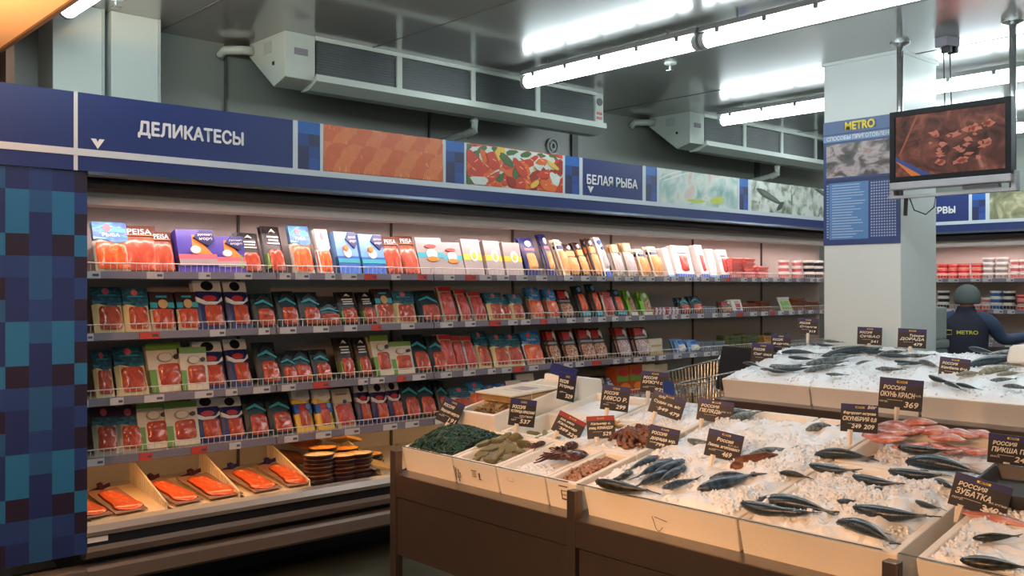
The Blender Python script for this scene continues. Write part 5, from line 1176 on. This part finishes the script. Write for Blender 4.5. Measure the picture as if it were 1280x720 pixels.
# wooden crate on the raised box
wood = ramp_mat('crate_wood', [(.3, (150, 124, 80)), (.6, (186, 158, 108)), (.8, (206, 182, 136))], 'noise', 6, .6, 1, 4, stretch=(1, 1, 6))
ct = thing('wooden_crate', 'flat wooden slat crate with white cord on the raised foam box', 'crate', (2.93, 3.215, .965), rot=(0, -.06, 0))
cl_, cd_ = .40, .24
for k in range(2):
    for y in (0, cd_ - .008): obj('slat', MB().box(0, cl_, y, y + .008, .004 + .036 * k, .034 + .036 * k).mesh('slat', wood, bevel=.001), ct)
    for x in (0, cl_ - .008): obj('slat', MB().box(x, x + .008, .008, cd_ - .008, .004 + .036 * k, .034 + .036 * k).mesh('slat', wood, bevel=.001), ct)
for x in (.0, cl_ - .02):
    for y in (.009, cd_ - .029): obj('corner_post', MB().box(x + .009 * (x == 0), x + .02 - .009 * (x > 0), y, y + .02, 0, .076).mesh('corner_post', wood), ct)
obj('lid', MB().box(-.03, cl_ + .01, -.012, cd_ + .012, .076, .084).mesh('lid', M('crate_lid', (214, 206, 186), .6, 0, .05), bevel=.002), ct)
obj('lid_print', MB().box(.08, .2, .05, .17, .084, .085).mesh('lid_print', GY), ct)
for x in (.09, .27):
    obj('cord', MB().tube([(x, -.014, .0), (x, -.014, .086), (x, cd_ + .014, .086), (x, cd_ + .014, 0)], .0028, 5).mesh('cord', letter), ct)

# ================================================================== PRICE SIGNS
sg_b = M('sign_black', (34, 30, 34), .35, 0, .08); sg_n = M('sign_navy', (34, 34, 92), .35, 0, .06); sg_r = M('sign_red', (150, 34, 38), .35); chalk = M('chalk_ink', (226, 222, 208), .7, 0, .03); clipm = M('clip_plastic', (226, 214, 196), .4)
def price_sign(u, v, wpx, hpx, roll, base, lines, label, slab=NEAR, d=None, yaw=0.0, red=False, lean=.1, clip=True, back=False):
    """base = pixel where the foot meets the ice; lines = (text, x, z, size, width) in sign units"""
    if d is None: d = depth(slab.px(*base))
    x, y, z = ray(u, v); c = Vector((x * d, y * d, H + z * d))
    w, h = wpx * d / F, hpx * d / F
    phi = math.atan2(-c.x, c.y) + yaw
    m = Matrix.Translation(c) @ Matrix.Rotation(phi, 4, 'Z') @ Matrix.Rotation(-lean, 4, 'X') @ Matrix.Rotation(roll, 4, 'Y')
    t = thing('price_sign', label, 'price sign', mat=m, group='handwritten price signs')
    bd = obj('board', MB().box(-w / 2, w / 2, 0, .003, -h / 2, h / 2).mesh('board', sg_b if not back else sg_n, bevel=.0008), t)
    if not back:
        obj('top_band', MB().box(-w / 2, w / 2, -.001, .0, h * .29, h / 2).mesh('top_band', sg_r if red else sg_n), t)
        ms = obj('yellow_mark', MB().box(-w * .11, w * .13, -.0016, -.001, h * .36, h * .43).mesh('yellow_mark', yellow), t)
        ms['label'] = 'small yellow METRO mark'
        obj('lettering', text_mesh('METRO', h * .075, sg_n, bold=.0003), ms, loc=(w * .01, -.002, h * .395))
        for s, lx, lz, sz, wd in lines:
            obj('lettering', text_mesh(s, h * sz, chalk, shear=.18, bold=.0006 if sz > .12 else .0, width=w * wd), t, loc=(w * lx, -.0016, h * lz))
        obj('chalk_line', MB().box(-w * .3, w * .05, -.0014, -.0006, -h * .205, -h * .195).mesh('chalk_line', chalk), t)
    if clip:
        ft = slab.px(*base) if base else c
        inv = m.inverted()
        q = inv @ ft
        hx = max(-w * .4, min(w * .4, q.x))
        obj('clip', MB().tube([(hx, .006, -h * .42), (hx, .006, -h * .52), (q.x, q.y, q.z - .012)], .008, 6, rads=[.011, .012, .006]).mesh('clip', clipm), t)
    return t
RU = ('РОССИЯ', -.16, .19, .17, .5)
def T3(mid, price, small='охл.'): return [RU, (mid, 0, -.03, .17, .86), (small, -.3, -.25, .09, .26), (price, .2, -.31, .24, .36)]
price_sign(563, 515, 28, 31, .42, (555, 540), T3('Морская капуста', '191'), 'tilted black price sign behind the seaweed heap')
price_sign(653, 516, 33, 34, .12, (644, 545), [RU, ('УСТРИЦА КРАСНАЯ', 0, .03, .13, .9), ('крупная', .15, -.12, .12, .5), ('шт', -.3, -.28, .1, .2), ('537', .12, -.32, .2, .4)], 'upright black price sign reading 537 above the oysters', lean=.02)
price_sign(708, 484, 25, 34, .14, (700, 540), [RU, ('Устрица', 0, .03, .15, .8), ('шт', -.25, -.2, .1, .2), ('529', .2, -.32, .2, .4)], 'narrow turned price sign in front of the tall white foam box', lean=.0, yaw=-.5, clip=False, d=4.45)
price_sign(704, 464, 34, 15, .3, (682, 478), [], 'blue back of a price sign leaning over the wooden crate', lean=.5, back=True, clip=False, d=4.62)
price_sign(711, 533, 37, 27, .46, (692, 548), [('охл. мясо', -.12, .17, .15, .5), ('Кальмар', -.05, -.02, .16, .7), ('389', -.12, -.24, .17, .3), ('329', .22, -.30, .2, .34)], 'tilted red-topped price sign at the left', red=True)
price_sign(751, 534, 35, 28, -.06, (746, 551), [('Кальмар с.', 0, .16, .14, .7), ('очищ. КОМАНДОР', 0, -.03, .16, .86), ('529', .2, -.30, .22, .3)], 'red-topped price sign reading 529 at the right of its twin', red=True)
price_sign(769, 498, 35, 31, .12, (757, 526), [RU, ('МЯСО Р.', 0, -.03, .22, .84), ('охл.', -.3, -.28, .09, .2), ('299', .22, -.33, .22, .34)], 'black price sign reading 299 above the red-topped signs', lean=.05)
price_sign(818, 478, 34, 27, .08, (809, 505), [RU, ('КИЖУЧ с г.', .0, -.01, .2, .86), ('охл.', -.3, -.25, .09, .2), ('929', .2, -.33, .24, .36)], 'black price sign reading 929 in front of the golden boxes', lean=.02)
price_sign(834, 507, 42, 28, .3, (815, 528), [('о/о', -.22, .3, .16, .2), ('Судак св. в/с', -.02, .06, .17, .8), ('549', -.1, -.22, .2, .3), ('479', .26, -.28, .22, .3)], 'tilted black price sign with two prices behind the 659 sign')
price_sign(829, 549, 38, 30, .19, (814, 540), [RU, ('дорада мр.', 0, -.02, .18, .82), ('охл.', -.32, -.2, .1, .2), ('799', -.08, -.26, .18, .28), ('659', .25, -.30, .22, .34)], 'black price sign reading 659 over the brown shellfish', clip=False, d=depth(NEAR.px(820, 566)))
price_sign(894, 514, 44, 27, .12, (876, 532), [RU, ('ПЕЛЯДЬ', -.14, -.03, .22, .6), ('охл. с г.', .3, .02, .11, .28), ('659', .18, -.33, .24, .34)], 'black price sign reading ПЕЛЯДЬ in front of the far counter corner')
price_sign(905, 557, 44, 34, .21, (888, 584), [('Россия', -.0, .18, .18, .46), ('с.г.-с.г.', .26, .06, .11, .3), ('Лимон. желтохвост', 0, -.06, .15, .9), ('охл.', -.3, -.24, .09, .2), ('469', .12, -.31, .24, .26)], 'brown-black price sign reading 469 in the middle of the ice')
price_sign(1074, 523, 44, 35, .03, (1062, 556), [('50г', .32, .41, .14, .24), ('Фарерские острова', 0, .18, .13, .86), ('СКУМБРИЯ 0,8', 0, -.03, .2, .9), ('249', -.08, -.29, .19, .26), ('209', .26, -.29, .22, .28)], 'black price sign reading СКУМБРИЯ left of the red fillets', lean=.02)
price_sign(1126, 493, 51, 39, .07, (1120, 526), [RU, ('ОКУНЬ КРАСН', -.08, -.03, .22, .78), ('охл.', .36, .0, .1, .2), ('потр.', -.38, -.26, .09, .2), ('369', .24, -.32, .25, .32)], 'black price sign reading ОКУНЬ КРАСН 369 above the red fillets', lean=.02)
price_sign(1265, 563, 54, 37, .06, (1257, 596), [RU, ('ПИКША ПБГ', 0, -.03, .22, .86), ('охл.', -.34, -.26, .1, .2), ('249', .22, -.30, .25, .34)], 'black price sign reading ПИКША at the right edge', lean=.02)
price_sign(1225, 620, 66, 42, .24, (1196, 648), [RU, ('ЗУБАТКА', -.12, -.03, .24, .62), ('охл. местная', .32, -.10, .1, .32), ('потр.', -.36, -.24, .1, .2), ('349', .2, -.32, .26, .3)], 'black price sign reading ЗУБАТКА 349 beside the mackerel')
price_sign(1193, 460, 35, 25, .1, (1181, 474), [RU, ('Камбала бел.', 0, -.02, .17, .86), ('119', .2, -.31, .22, .34)], 'black price sign reading 119 on the far counter', FAR)
price_sign(1087, 420, 29, 22, .03, (1086, 443), [RU, ('СИБАС', 0, -.03, .18, .8), ('541', .2, -.31, .2, .3)], 'left of two small price signs against the white pillar', FAR, lean=0)
price_sign(1140, 423, 33, 24, .04, (1137, 448), [('Турция', .15, .15, .15, .5), ('ДОРАДА', 0, -.04, .18, .84), ('479', .2, -.31, .2, .3)], 'right of two small price signs against the white pillar', FAR, lean=0)
price_sign(953, 442, 27, 25, .08, (946, 455), [RU, ('Сиг охл', 0, -.03, .16, .8), ('451', .2, -.31, .2, .3)], 'lower price sign at the left end of the far counter', FAR, lean=0)
price_sign(976, 429, 24, 22, .02, (974, 441), [RU, ('Форель', 0, -.03, .16, .8), ('699', .2, -.31, .2, .3)], 'upper price sign at the left end of the far counter', FAR, lean=0)
price_sign(1010, 408, 25, 20, .05, (1009, 434), [RU, ('Семга', 0, -.03, .16, .8), ('919', .2, -.31, .2, .3)], 'small price sign just left of the white pillar', FAR, lean=0)
# sign lying flat in the raised box
p = NEAR.px(613, 520)
fs = thing('price_sign', 'black price sign lying flat on the shells in the raised box', 'price sign', (2.90, 3.32, .945), rot=(-PI / 2 + .12, -.3, 0), group='handwritten price signs')
obj('board', MB().box(-.08, .08, 0, .003, -.055, .055).mesh('board', sg_b, bevel=.0008), fs)
obj('top_band', MB().box(-.08, .08, -.001, 0, .03, .055).mesh('top_band', sg_n), fs)
for s, z in (('РОССИЯ', .015), ('Мидии', -.012), ('451', -.036)): obj('lettering', text_mesh(s, .022, chalk, shear=.2), fs, loc=(0, -.0015, z))
# a folded blue card standing behind the ПЕЛЯДЬ sign
tag(obj('blue_card', MB().prism_y([(-.03, 0), (.03, 0), (.018, .10), (-.026, .10)], 0, .006).mesh('blue_card', M('card_blue', (34, 62, 130), .35)), loc=NEAR.pt(.96, 2.70, .0), rot=(0, 0, -.7)), 'small dark blue card standing behind the ПЕЛЯДЬ sign', 'card')
# ================================================================== TELEVISION
TX = 5.60
def ty(u): return on_x(u, 180, TX).y
y1, y0 = ty(1112), ty(1264)
zt, zb_ = on_x(1112, 141, TX).z, on_x(1112, 229, TX).z
yc = (y0 + y1) / 2; w = y1 - y0; h = zt - zb_
tv = thing('television', 'flat television showing a seafood picture, hung by the white pillar', 'television', (TX, yc, zb_), rot=(0, 0, -PI / 2))
bez = M('tv_bezel', (14, 15, 18), .5, 0, .05, spec=.2)
fw = .032
b = MB().box(-w / 2, w / 2, 0, .06, 0, fw).box(-w / 2, w / 2, 0, .06, h - fw, h).box(-w / 2, -w / 2 + fw, 0, .06, fw, h - fw).box(w / 2 - fw, w / 2, 0, .06, fw, h - fw)
obj('bezel', b.mesh('bezel', bez), tv)
obj('rear_shell', MB().box(-w / 2 + .01, w / 2 - .01, .06, .10, .01, h - .01).mesh('rear_shell', bez, bevel=.008), tv)
# screen picture
sm = bpy.data.materials.new('screen_picture'); sm.use_nodes = True; nt = sm.node_tree; bs = nt.nodes['Principled BSDF']
tc = nt.nodes.new('ShaderNodeTexCoord')
n1 = nt.nodes.new('ShaderNodeTexNoise'); n1.inputs['Scale'].default_value = 9; n1.inputs['Detail'].default_value = 5; n1.inputs['Distortion'].default_value = 1.2
nt.links.new(tc.outputs['Object'], n1.inputs['Vector'])
rp = nt.nodes.new('ShaderNodeValToRGB'); el = rp.color_ramp.elements
while len(el) < 5: el.new(.5)
for e, (q, c) in zip(el, ((.3, (70, 44, 40)), (.46, (112, 70, 60)), (.56, (138, 84, 70)), (.66, (176, 110, 90)), (.75, (200, 146, 124)))): e.position = q; e.color = lin(c)
nt.links.new(n1.outputs['Fac'], rp.inputs['Fac']); nt.links.new(rp.outputs['Color'], bs.inputs['Emission Color'])
bs.inputs['Emission Strength'].default_value = .45; bs.inputs['Base Color'].default_value = lin((20, 18, 18)); bs.inputs['Roughness'].default_value = .4; bs.inputs['Specular IOR Level'].default_value = .1
scr = obj('screen', MB().box(-w / 2 + fw, w / 2 - fw, .012, .03, fw, h - fw).mesh('screen', sm), tv)
def emis(n, c): return M(n, c, .5, emit=.4, spec=.1)
sx0, sz0 = -w / 2 + fw, fw
obj('crate_edge_picture', MB().prism_y([(sx0, sz0 + .10), (sx0 + .16, sz0 + .0), (sx0 + .10, sz0)], .009, .0125).mesh('crate_edge_picture', emis('screen_orange', (170, 96, 52))), scr)
obj('blue_edge_picture', MB().prism_y([(sx0, sz0 + .125), (sx0 + .22, sz0 + .0), (sx0 + .15, sz0), (sx0, sz0 + .095)], .0095, .0125).mesh('blue_edge_picture', emis('screen_blue', (52, 66, 110))), scr)
obj('pole_picture', MB().prism_y([(sx0 + .02, sz0 + .13), (sx0 + .13, h - fw), (sx0 + .145, h - fw), (sx0 + .03, sz0 + .13)], .0085, .0125).mesh('pole_picture', emis('screen_brown', (120, 72, 56))), scr)
r = random.Random(3); b = MB()
for k in range(34):
    cx_, cz_ = r.uniform(-.12, .24), r.uniform(.09, .30); cx_ -= (cz_ - .2) * -.3
    an = r.uniform(0, 6); s = r.uniform(.012, .03)
    b.prism_y([(cx_ + s * (1 + .5 * math.sin(3 * q + k)) * math.cos(q * PI / 4 + an), cz_ + .6 * s * (1 + .5 * math.cos(2 * q + k)) * math.sin(q * PI / 4 + an)) for q in range(8)], .0098, .0125)
obj('shrimp_picture', b.mesh('shrimp_picture', emis('screen_pink', (150, 92, 78))), scr)['kind'] = 'stuff'
silver = M('tv_silver', (150, 152, 156), .35, .3)
obj('speaker_bar', MB().box(-w / 2, w / 2, -.004, .07, -.045, 0).mesh('speaker_bar', silver, bevel=.006), tv)
obj('control_strip', MB().box(w * .12, w * .4, .0, .05, -.07, -.05).mesh('control_strip', M('strip_dark', (60, 60, 64), .4)), tv)
br = obj('bracket', MB().box(-w / 2 - .02, w / 2 + .02, .02, .07, -.095, -.078).mesh('bracket', silver), tv)
for sx in (-1, 1): obj('bracket_arm', MB().box(sx * w / 2 - .012, sx * w / 2 + .012, .03, .09, -.095, .02).mesh('bracket_arm', silver), br)
obj('power_cable', MB().tube([(-w / 2 + .10, .05, -.09), (-w / 2 + .13, .05, -.17), (-w / 2 + .2, .05, -.2), (-w / 2 + .25, .05, -.16), (-w / 2 + .26, .05, -.09)], .004, 5).mesh('power_cable', black), tv)
obj('cable_bundle', MB().tube([(-w / 2 + .08, .05, -.09), (-w / 2 + .075, .05, -.2)], .012, 6).mesh('cable_bundle', black), tv)
for u, lab in ((1125, 'ceiling pole carrying the left side of the television'), (1266, 'ceiling pole carrying the right side of the television')):
    y = on_x(u, 100, TX + .08).y
    t = thing('ceiling_pole', lab, 'pole', (TX + .08, y, zb_ - .09), group='television poles')
    obj('pole', MB().tube([(0, 0, 0), (0, 0, CEIL - zb_ + .09)], .019, 12).mesh('pole', chrome, True), t)
    obj('flange', MB().loft([[(q * math.cos(k * PI / 8), q * math.sin(k * PI / 8), CEIL - zb_ + .09 - zz) for k in range(16)] for q, zz in ((.06, 0), (.06, .014), (.024, .03))]).mesh('flange', chrome), t)

# ================================================================== POSTER ON THE PILLAR
pw = PY1 - PY0 - .0
pz1, pz0 = on_x(1031, 154, PX0).z, on_x(1031, 307, PX0).z
po = thing('poster', 'blue poster with fish photo and cooking table on the white pillar', 'poster', (PX0 - .006, (PY0 + PY1) / 2, pz0), rot=(0, 0, -PI / 2))
ph = pz1 - pz0
pb_ = M('poster_blue', (44, 66, 116), .4, 0, .05)
obj('sheet', MB().box(-pw / 2, pw / 2, 0, .005, 0, ph).mesh('sheet', pb_), po)
def pl(name, x0, x1, z0, z1, m, y=-.0015):
    return obj(name, MB().box(x0, x1, y, 0, z0, z1).mesh(name, m), po)
pl('header', -pw / 2, pw / 2, ph * .90, ph, M('poster_header', (72, 96, 140), .4))
pl('logo_patch', -pw * .22, pw * .2, ph * .915, ph * .975, M('poster_patch', (40, 60, 104), .4), -.003)
obj('lettering', text_mesh('METRO', .075, yellow, bold=.0025, width=pw * .38), po, loc=(-pw * .01, -.005, ph * .945))
pl('title_band', -pw / 2, pw / 2, ph * .835, ph * .885, M('poster_title', (110, 150, 190), .4))
obj('lettering', text_mesh('СПОСОБЫ ПРИГОТОВЛЕНИЯ', .036, letter, bold=.0008, width=pw * .9), po, loc=(0, -.003, ph * .858))
pl('fish_photo', -pw * .46, pw * .46, ph * .545, ph * .815, ramp_mat('poster_fish_photo', [(.25, (26, 26, 26)), (.42, (88, 80, 78)), (.55, (176, 166, 166)), (.68, (150, 110, 108)), (.8, (206, 190, 150))], 'noise', 8, .35, .8, 4, stretch=(1, 1, 1.8)))
pl('table_title', -pw * .46, pw * .46, ph * .50, ph * .53, M('poster_dark', (30, 44, 90), .4))
pl('table_rows', -pw * .42, pw * .10, ph * .045, ph * .50, M('poster_rows', (86, 132, 184), .4))
b = MB(); g = MB(); nrw = 20
for k in range(nrw):
    z = ph * (.055 + .44 * k / nrw)
    b.box(-pw * .38, -pw * .38 + pw * random.uniform(.25, .45), -.0025, -.0015, z + .004, z + .009)
    for q in range(10):
        x = pw * (.13 + .033 * q)
        g.box(x, x + pw * .02, -.0015, 0, z + .002, z + .0125)
    g.box(-pw * .455, -pw * .43, -.0015, 0, z + .002, z + .0125)
obj('table_text_lines', b.mesh('table_text_lines', M('poster_line', (170, 190, 214), .4)), po)['kind'] = 'stuff'
obj('table_grid_cells', g.mesh('table_grid_cells', M('poster_cells', (150, 166, 200), .4)), po)['kind'] = 'stuff'

# ================================================================== SHOPPING CART
def cart(loc, rz):
    t = thing('shopping_cart', 'wire shopping cart parked beside the far counter', 'shopping cart', loc, rot=(0, 0, rz))
    # basket: x forward 0..0.8, narrower and shallower at the front
    def ring(z0f, z1f, f):
        pass
    top = {'b': [(-.0, -.27, 1.0), (-.0, .27, 1.0)], 'f': [(.82, -.2, .90), (.82, .2, .90)]}
    bot = {'b': [(.06, -.24, .52), (.06, .24, .52)], 'f': [(.72, -.17, .60), (.72, .17, .60)]}
    T = [Vector(top['b'][0]), Vector(top['f'][0]), Vector(top['f'][1]), Vector(top['b'][1])]
    B = [Vector(bot['b'][0]), Vector(bot['f'][0]), Vector(bot['f'][1]), Vector(bot['b'][1])]
    rim = MB()
    rim.tube(T + [T[0]], .007, 6); rim.tube(B + [B[0]], .006, 6)
    obj('rim', rim.mesh('rim', chrome), t)
    for i, nm in ((0, 'side_grid'), (1, 'front_grid'), (2, 'side_grid'), (3, 'rear_gate')):
        a0, a1, b0, b1 = T[i], T[(i + 1) % 4], B[i], B[(i + 1) % 4]
        n = 24 if i in (0, 2) else 14
        m = MB()
        for k in range(n + 1):
            f = k / n; m.tube([a0.lerp(a1, f), b0.lerp(b1, f)], .0028, 4, caps=False)
        for f in (.33, .66): m.tube([a0.lerp(b0, f), a1.lerp(b1, f)], .0035, 5)
        obj(nm, m.mesh(nm, chrome), t)
    m = MB()
    for k in range(11):
        f = k / 10; m.tube([B[0].lerp(B[3], f), B[1].lerp(B[2], f)], .0025, 4, caps=False)
    obj('basket_floor', m.mesh('basket_floor', chrome), t)
    obj('handle', MB().tube([(-.10, -.27, 1.03), (-.10, .27, 1.03)], .015, 10).mesh('handle', M('cart_handle', (30, 40, 90), .35), True), t)
    for s in (-1, 1):
        obj('frame_tube', MB().tube([(-.10, .27 * s, 1.03), (-.03, .27 * s, 1.05), (0.03, .27 * s, .98), (.02, .25 * s, .55), (.0, .25 * s, .16)], .012, 8).mesh('frame_tube', chrome, True), t)
        obj('lower_rail', MB().tube([(.0, .25 * s, .16), (.4, .22 * s, .18), (.74, .18 * s, .16), (.72, .17 * s, .56)], .011, 8).mesh('lower_rail', chrome, True), t)
        for x in (.02, .74):
            yy = (.25 if x < .1 else .18) * s
            c = obj('caster', MB().box(x - .02, x + .03, yy - .018, yy + .018, .09, .16).mesh('caster', greyp, bevel=.004), t)
            obj('wheel', MB().loft([[(x + .06 * math.cos(k * PI / 8), yy + dy, .062 + .06 * math.sin(k * PI / 8)) for k in range(16)] for dy in (-.013, .013)]).mesh('wheel', black), c)
    obj('seat_flap', MB().prism_y([(.02, .92), (.05, 1.10), (.09, 1.11), (.16, .80), (.12, .78)], -.16, .16).mesh('seat_flap', M('flap_black', (22, 24, 28), .5), bevel=.01), t)['label'] = 'black plastic seat flap'
    return t
pcart = on_y(926, 440, 4.02)
cart((pcart.x, 3.97, 0), 2.95)
# ================================================================== WORKER
def skin(name, pts, edges, mat, parent, sub=2):
    """continuous limb/body surface grown from a joint skeleton"""
    me = bpy.data.meshes.new(name); me.from_pydata([p[:3] for p in pts], edges, [])
    o = bpy.data.objects.new(name, me)
    md = o.modifiers.new('skin', 'SKIN'); md.use_smooth_shade = True
    ss = o.modifiers.new('sub', 'SUBSURF'); ss.levels = sub; ss.render_levels = sub
    for i, p in enumerate(pts):
        sv = me.skin_vertices[0].data[i]; rr = p[3] if isinstance(p[3], tuple) else (p[3], p[3])
        sv.radius = rr; sv.use_root = (i == 0)
    m2 = bake(o)
    bpy.data.objects.remove(o); bpy.data.meshes.remove(me)
    m2.materials.clear(); m2.materials.append(mat)
    for p in m2.polygons: p.use_smooth = True
    return obj(name, m2, parent)
wd = 8.45
xx, yy, zz = ray(1206, 400)
wp = Vector((xx * wd, yy * wd, 0))
# the worker faces away from the camera, local +y = away, local x = camera right
ang = math.atan2(wp.y, wp.x) - PI / 2
pr = thing('person', 'person in grey knit cap and navy METRO vest, back turned, right arm reaching out', 'person', wp, rot=(0, 0, ang))
skinm = M('skin_tone', (196, 146, 120), .5); sleeve = M('sleeve_blue', (44, 62, 88), .75, 0, .12, 30, .2); vestm = M('vest_navy', (20, 22, 44), .7, 0, .12, 25, .2); trou = M('trousers_dark', (30, 32, 40), .75)
HZ = 1.56    # top of the cap
pts = [(0, 0, .84, (.13, .10)), (0, .01, 1.0, (.13, .10)), (0, .03, 1.13, (.13, .095)), (.01, .05, 1.215, (.075, .065)), (.01, .06, 1.335, (.055, .055)), (.015, .075, 1.37, (.06, .068)), (.02, .085, 1.45, (.085, .10)), (.02, .085, 1.52, (.055, .065)),
       (-.19, .055, 1.215, .045), (-.245, .08, 1.02, .044), (-.22, .24, .93, .034), (-.20, .31, .93, .030),
       (.20, .055, 1.205, .045), (.30, .09, 1.06, .046), (.50, .16, 1.10, .036), (.57, .19, 1.12, .030),
       (-.09, 0, .78, .095), (-.10, .02, .45, .062), (-.10, 0, .08, .045), (-.10, .12, .04, .04), (.09, 0, .78, .095), (.10, .02, .45, .062), (.10, 0, .08, .045), (.10, .12, .04, .04)]
ed = [(0, 1), (1, 2), (2, 3), (3, 4), (4, 5), (5, 6), (6, 7), (3, 8), (8, 9), (9, 10), (10, 11), (3, 12), (12, 13), (13, 14), (14, 15), (0, 16), (16, 17), (17, 18), (18, 19), (0, 20), (20, 21), (21, 22), (22, 23)]
skin('body', pts, ed, skinm, pr)
def hand(px_, dirv, side, nm):
    d = Vector(dirv).normalized(); sx = d.cross(Vector((0, 0, 1))).normalized() * side
    P = Vector(px_); hp = [tuple(P) + ((.028, .016),), tuple(P + d * .05) + ((.036, .016),), tuple(P + d * .085) + ((.036, .013),)]
    he = [(0, 1), (1, 2)]
    for k, (off, ln) in enumerate(((-.03, .055), (-.01, .068), (.01, .064), (.03, .048))):
        i = len(hp); q = P + d * .09 + sx * off
        hp += [tuple(q) + (.0085,), tuple(q + d * ln * .55 + Vector((0, 0, -.008))) + (.008,), tuple(q + d * ln + Vector((0, 0, -.03))) + (.007,)]
        he += [(2, i), (i, i + 1), (i + 1, i + 2)]
    i = len(hp); q = P + d * .03 + sx * -.04
    hp += [tuple(q) + (.011,), tuple(q + d * .03 - sx * .015 + Vector((0, 0, -.01))) + (.009,), tuple(q + d * .055 - sx * .015 + Vector((0, 0, -.02))) + (.008,)]
    he += [(1, i), (i, i + 1), (i + 1, i + 2)]
    return skin(nm, hp, he, skinm, pr, 1)
hand((.57, .19, 1.12), (.95, .3, .05), 1, 'right_hand')
hand((-.20, .31, .93), (.2, .95, -.05), -1, 'left_hand')
for nm, q in (('left_sleeve', [(-.04, .05, 1.235, .10), (-.13, .05, 1.235, .10), (-.20, .05, 1.215, .088), (-.225, .06, 1.13, .062), (-.247, .08, 1.02, .058), (-.235, .16, .97, .05), (-.22, .25, .93, .045)]), ('right_sleeve', [(.04, .05, 1.235, .10), (.13, .05, 1.235, .10), (.21, .05, 1.21, .088), (.255, .065, 1.15, .066), (.30, .09, 1.06, .062), (.40, .125, 1.08, .054), (.51, .165, 1.10, .045)])):
    skin(nm, q, [(i, i + 1) for i in range(len(q) - 1)], sleeve, pr)
# vest: lofted shell
def ell(z, cx_, cy_, rx, ry_, p=2.6, n=28):
    out = []
    for k in range(n):
        c, s = math.cos(2 * PI * k / n), math.sin(2 * PI * k / n)
        out.append((cx_ + rx * math.copysign(abs(c) ** (2 / p), c), cy_ + ry_ * math.copysign(abs(s) ** (2 / p), s), z))
    return out
vest = MB().loft([ell(.70, 0, 0, .185, .14), ell(.80, 0, 0, .195, .15), ell(.98, 0, .01, .188, .145), ell(1.14, 0, .035, .195, .145), ell(1.22, 0, .045, .19, .135), ell(1.275, .005, .05, .15, .115), ell(1.31, .01, .058, .09, .085), ell(1.345, .01, .062, .075, .078), ell(1.365, .012, .066, .072, .078)], caps=False)
vs_ = obj('vest', vest.mesh('vest', vestm, True), pr)
obj('lettering', text_mesh('METRO', .045, M('vest_print', (206, 196, 60), .6), bold=.0012, width=.17), vs_, loc=(.02, -.112, 1.135), rot=(-.12, 0, 0))
obj('logo_mark', MB().tube([(-.165, -.104, 1.115), (-.105, -.108, 1.115), (-.105, -.108, 1.155), (-.165, -.104, 1.155), (-.165, -.104, 1.115)], .004, 4).mesh('logo_mark', MATS['vest_print']), vs_)
for s, nm in ((-1, 'left_trouser_leg'), (1, 'right_trouser_leg')):
    skin(nm, [(.05 * s, 0, .84, .12), (.09 * s, 0, .72, .11), (.10 * s, .02, .45, .078), (.10 * s, 0, .10, .06)], [(0, 1), (1, 2), (2, 3)], trou, pr)
    obj('shoe', MB().loft([ell(.0, .10 * s, .06, .05, .14), ell(.03, .10 * s, .06, .052, .142), ell(.07, .10 * s, .03, .045, .10), ell(.10, .10 * s, 0, .045, .055)]).mesh('shoe', black, True), pr)
capm = ramp_mat('knit_cap', [(0, (70, 78, 78)), (1, (104, 112, 110))], 'wave', 60, .9, 0, 0, stretch=(1, 1, .1))
obj('knit_cap', MB().loft([ell(1.385, .02, .075, .095, .108, 2.1), ell(1.395, .02, .075, .108, .122, 2.1), ell(1.44, .02, .08, .112, .126, 2.1), ell(1.49, .02, .083, .104, .118, 2.1), ell(1.53, .02, .085, .08, .092, 2.1), ell(1.555, .02, .085, .045, .052, 2.1), ell(1.563, .02, .085, .012, .014, 2.1)]).mesh('knit_cap', capm, True), pr)
for s in (-1, 1): obj('ear', MB().ball((.02 + s * .092, .09, 1.42), (.014, .026, .034)).mesh('ear', skinm, True), pr)
obj('nose', MB().ball((.02, .19, 1.415), (.014, .022, .02)).mesh('nose', skinm, True), pr)
for ex_ in (-.012, .052): obj('eye', MB().ball((ex_, .176, 1.442), (.012, .006, .007)).mesh('eye', eyem, True), pr)
obj('mouth', MB().ball((.02, .172, 1.375), (.026, .008, .006)).mesh('mouth', M('lip', (160, 90, 84), .5), True), pr)

# grey bins seen between the pillar and the worker
gb = on_x(1187, 420, 7.7)
t = thing('plastic_bin', 'tall grey-green plastic bin between the white pillar and the worker', 'bin', (7.5, gb.y + .19, 0))
gm = M('bin_grey', (120, 132, 124), .45, 0, .08)
obj('body', MB().loft([[(-.2, -.16, 0), (.2, -.16, 0), (.2, .16, 0), (-.2, .16, 0)], [(-.2, -.18, 1.05), (.2, -.18, 1.05), (.2, .18, 1.05), (-.2, .18, 1.05)]]).mesh('body', gm, bevel=.02), t)
obj('lid', MB().box(-.21, .21, -.19, .19, 1.05, 1.12).mesh('lid', gm, bevel=.02), t)
obj('upper_crate', MB().box(-.19, .19, -.175, .175, 1.12, 1.38).mesh('upper_crate', M('crate_grey', (150, 160, 154), .45), bevel=.015), t)

bpy.data.scenes.remove(TMP)
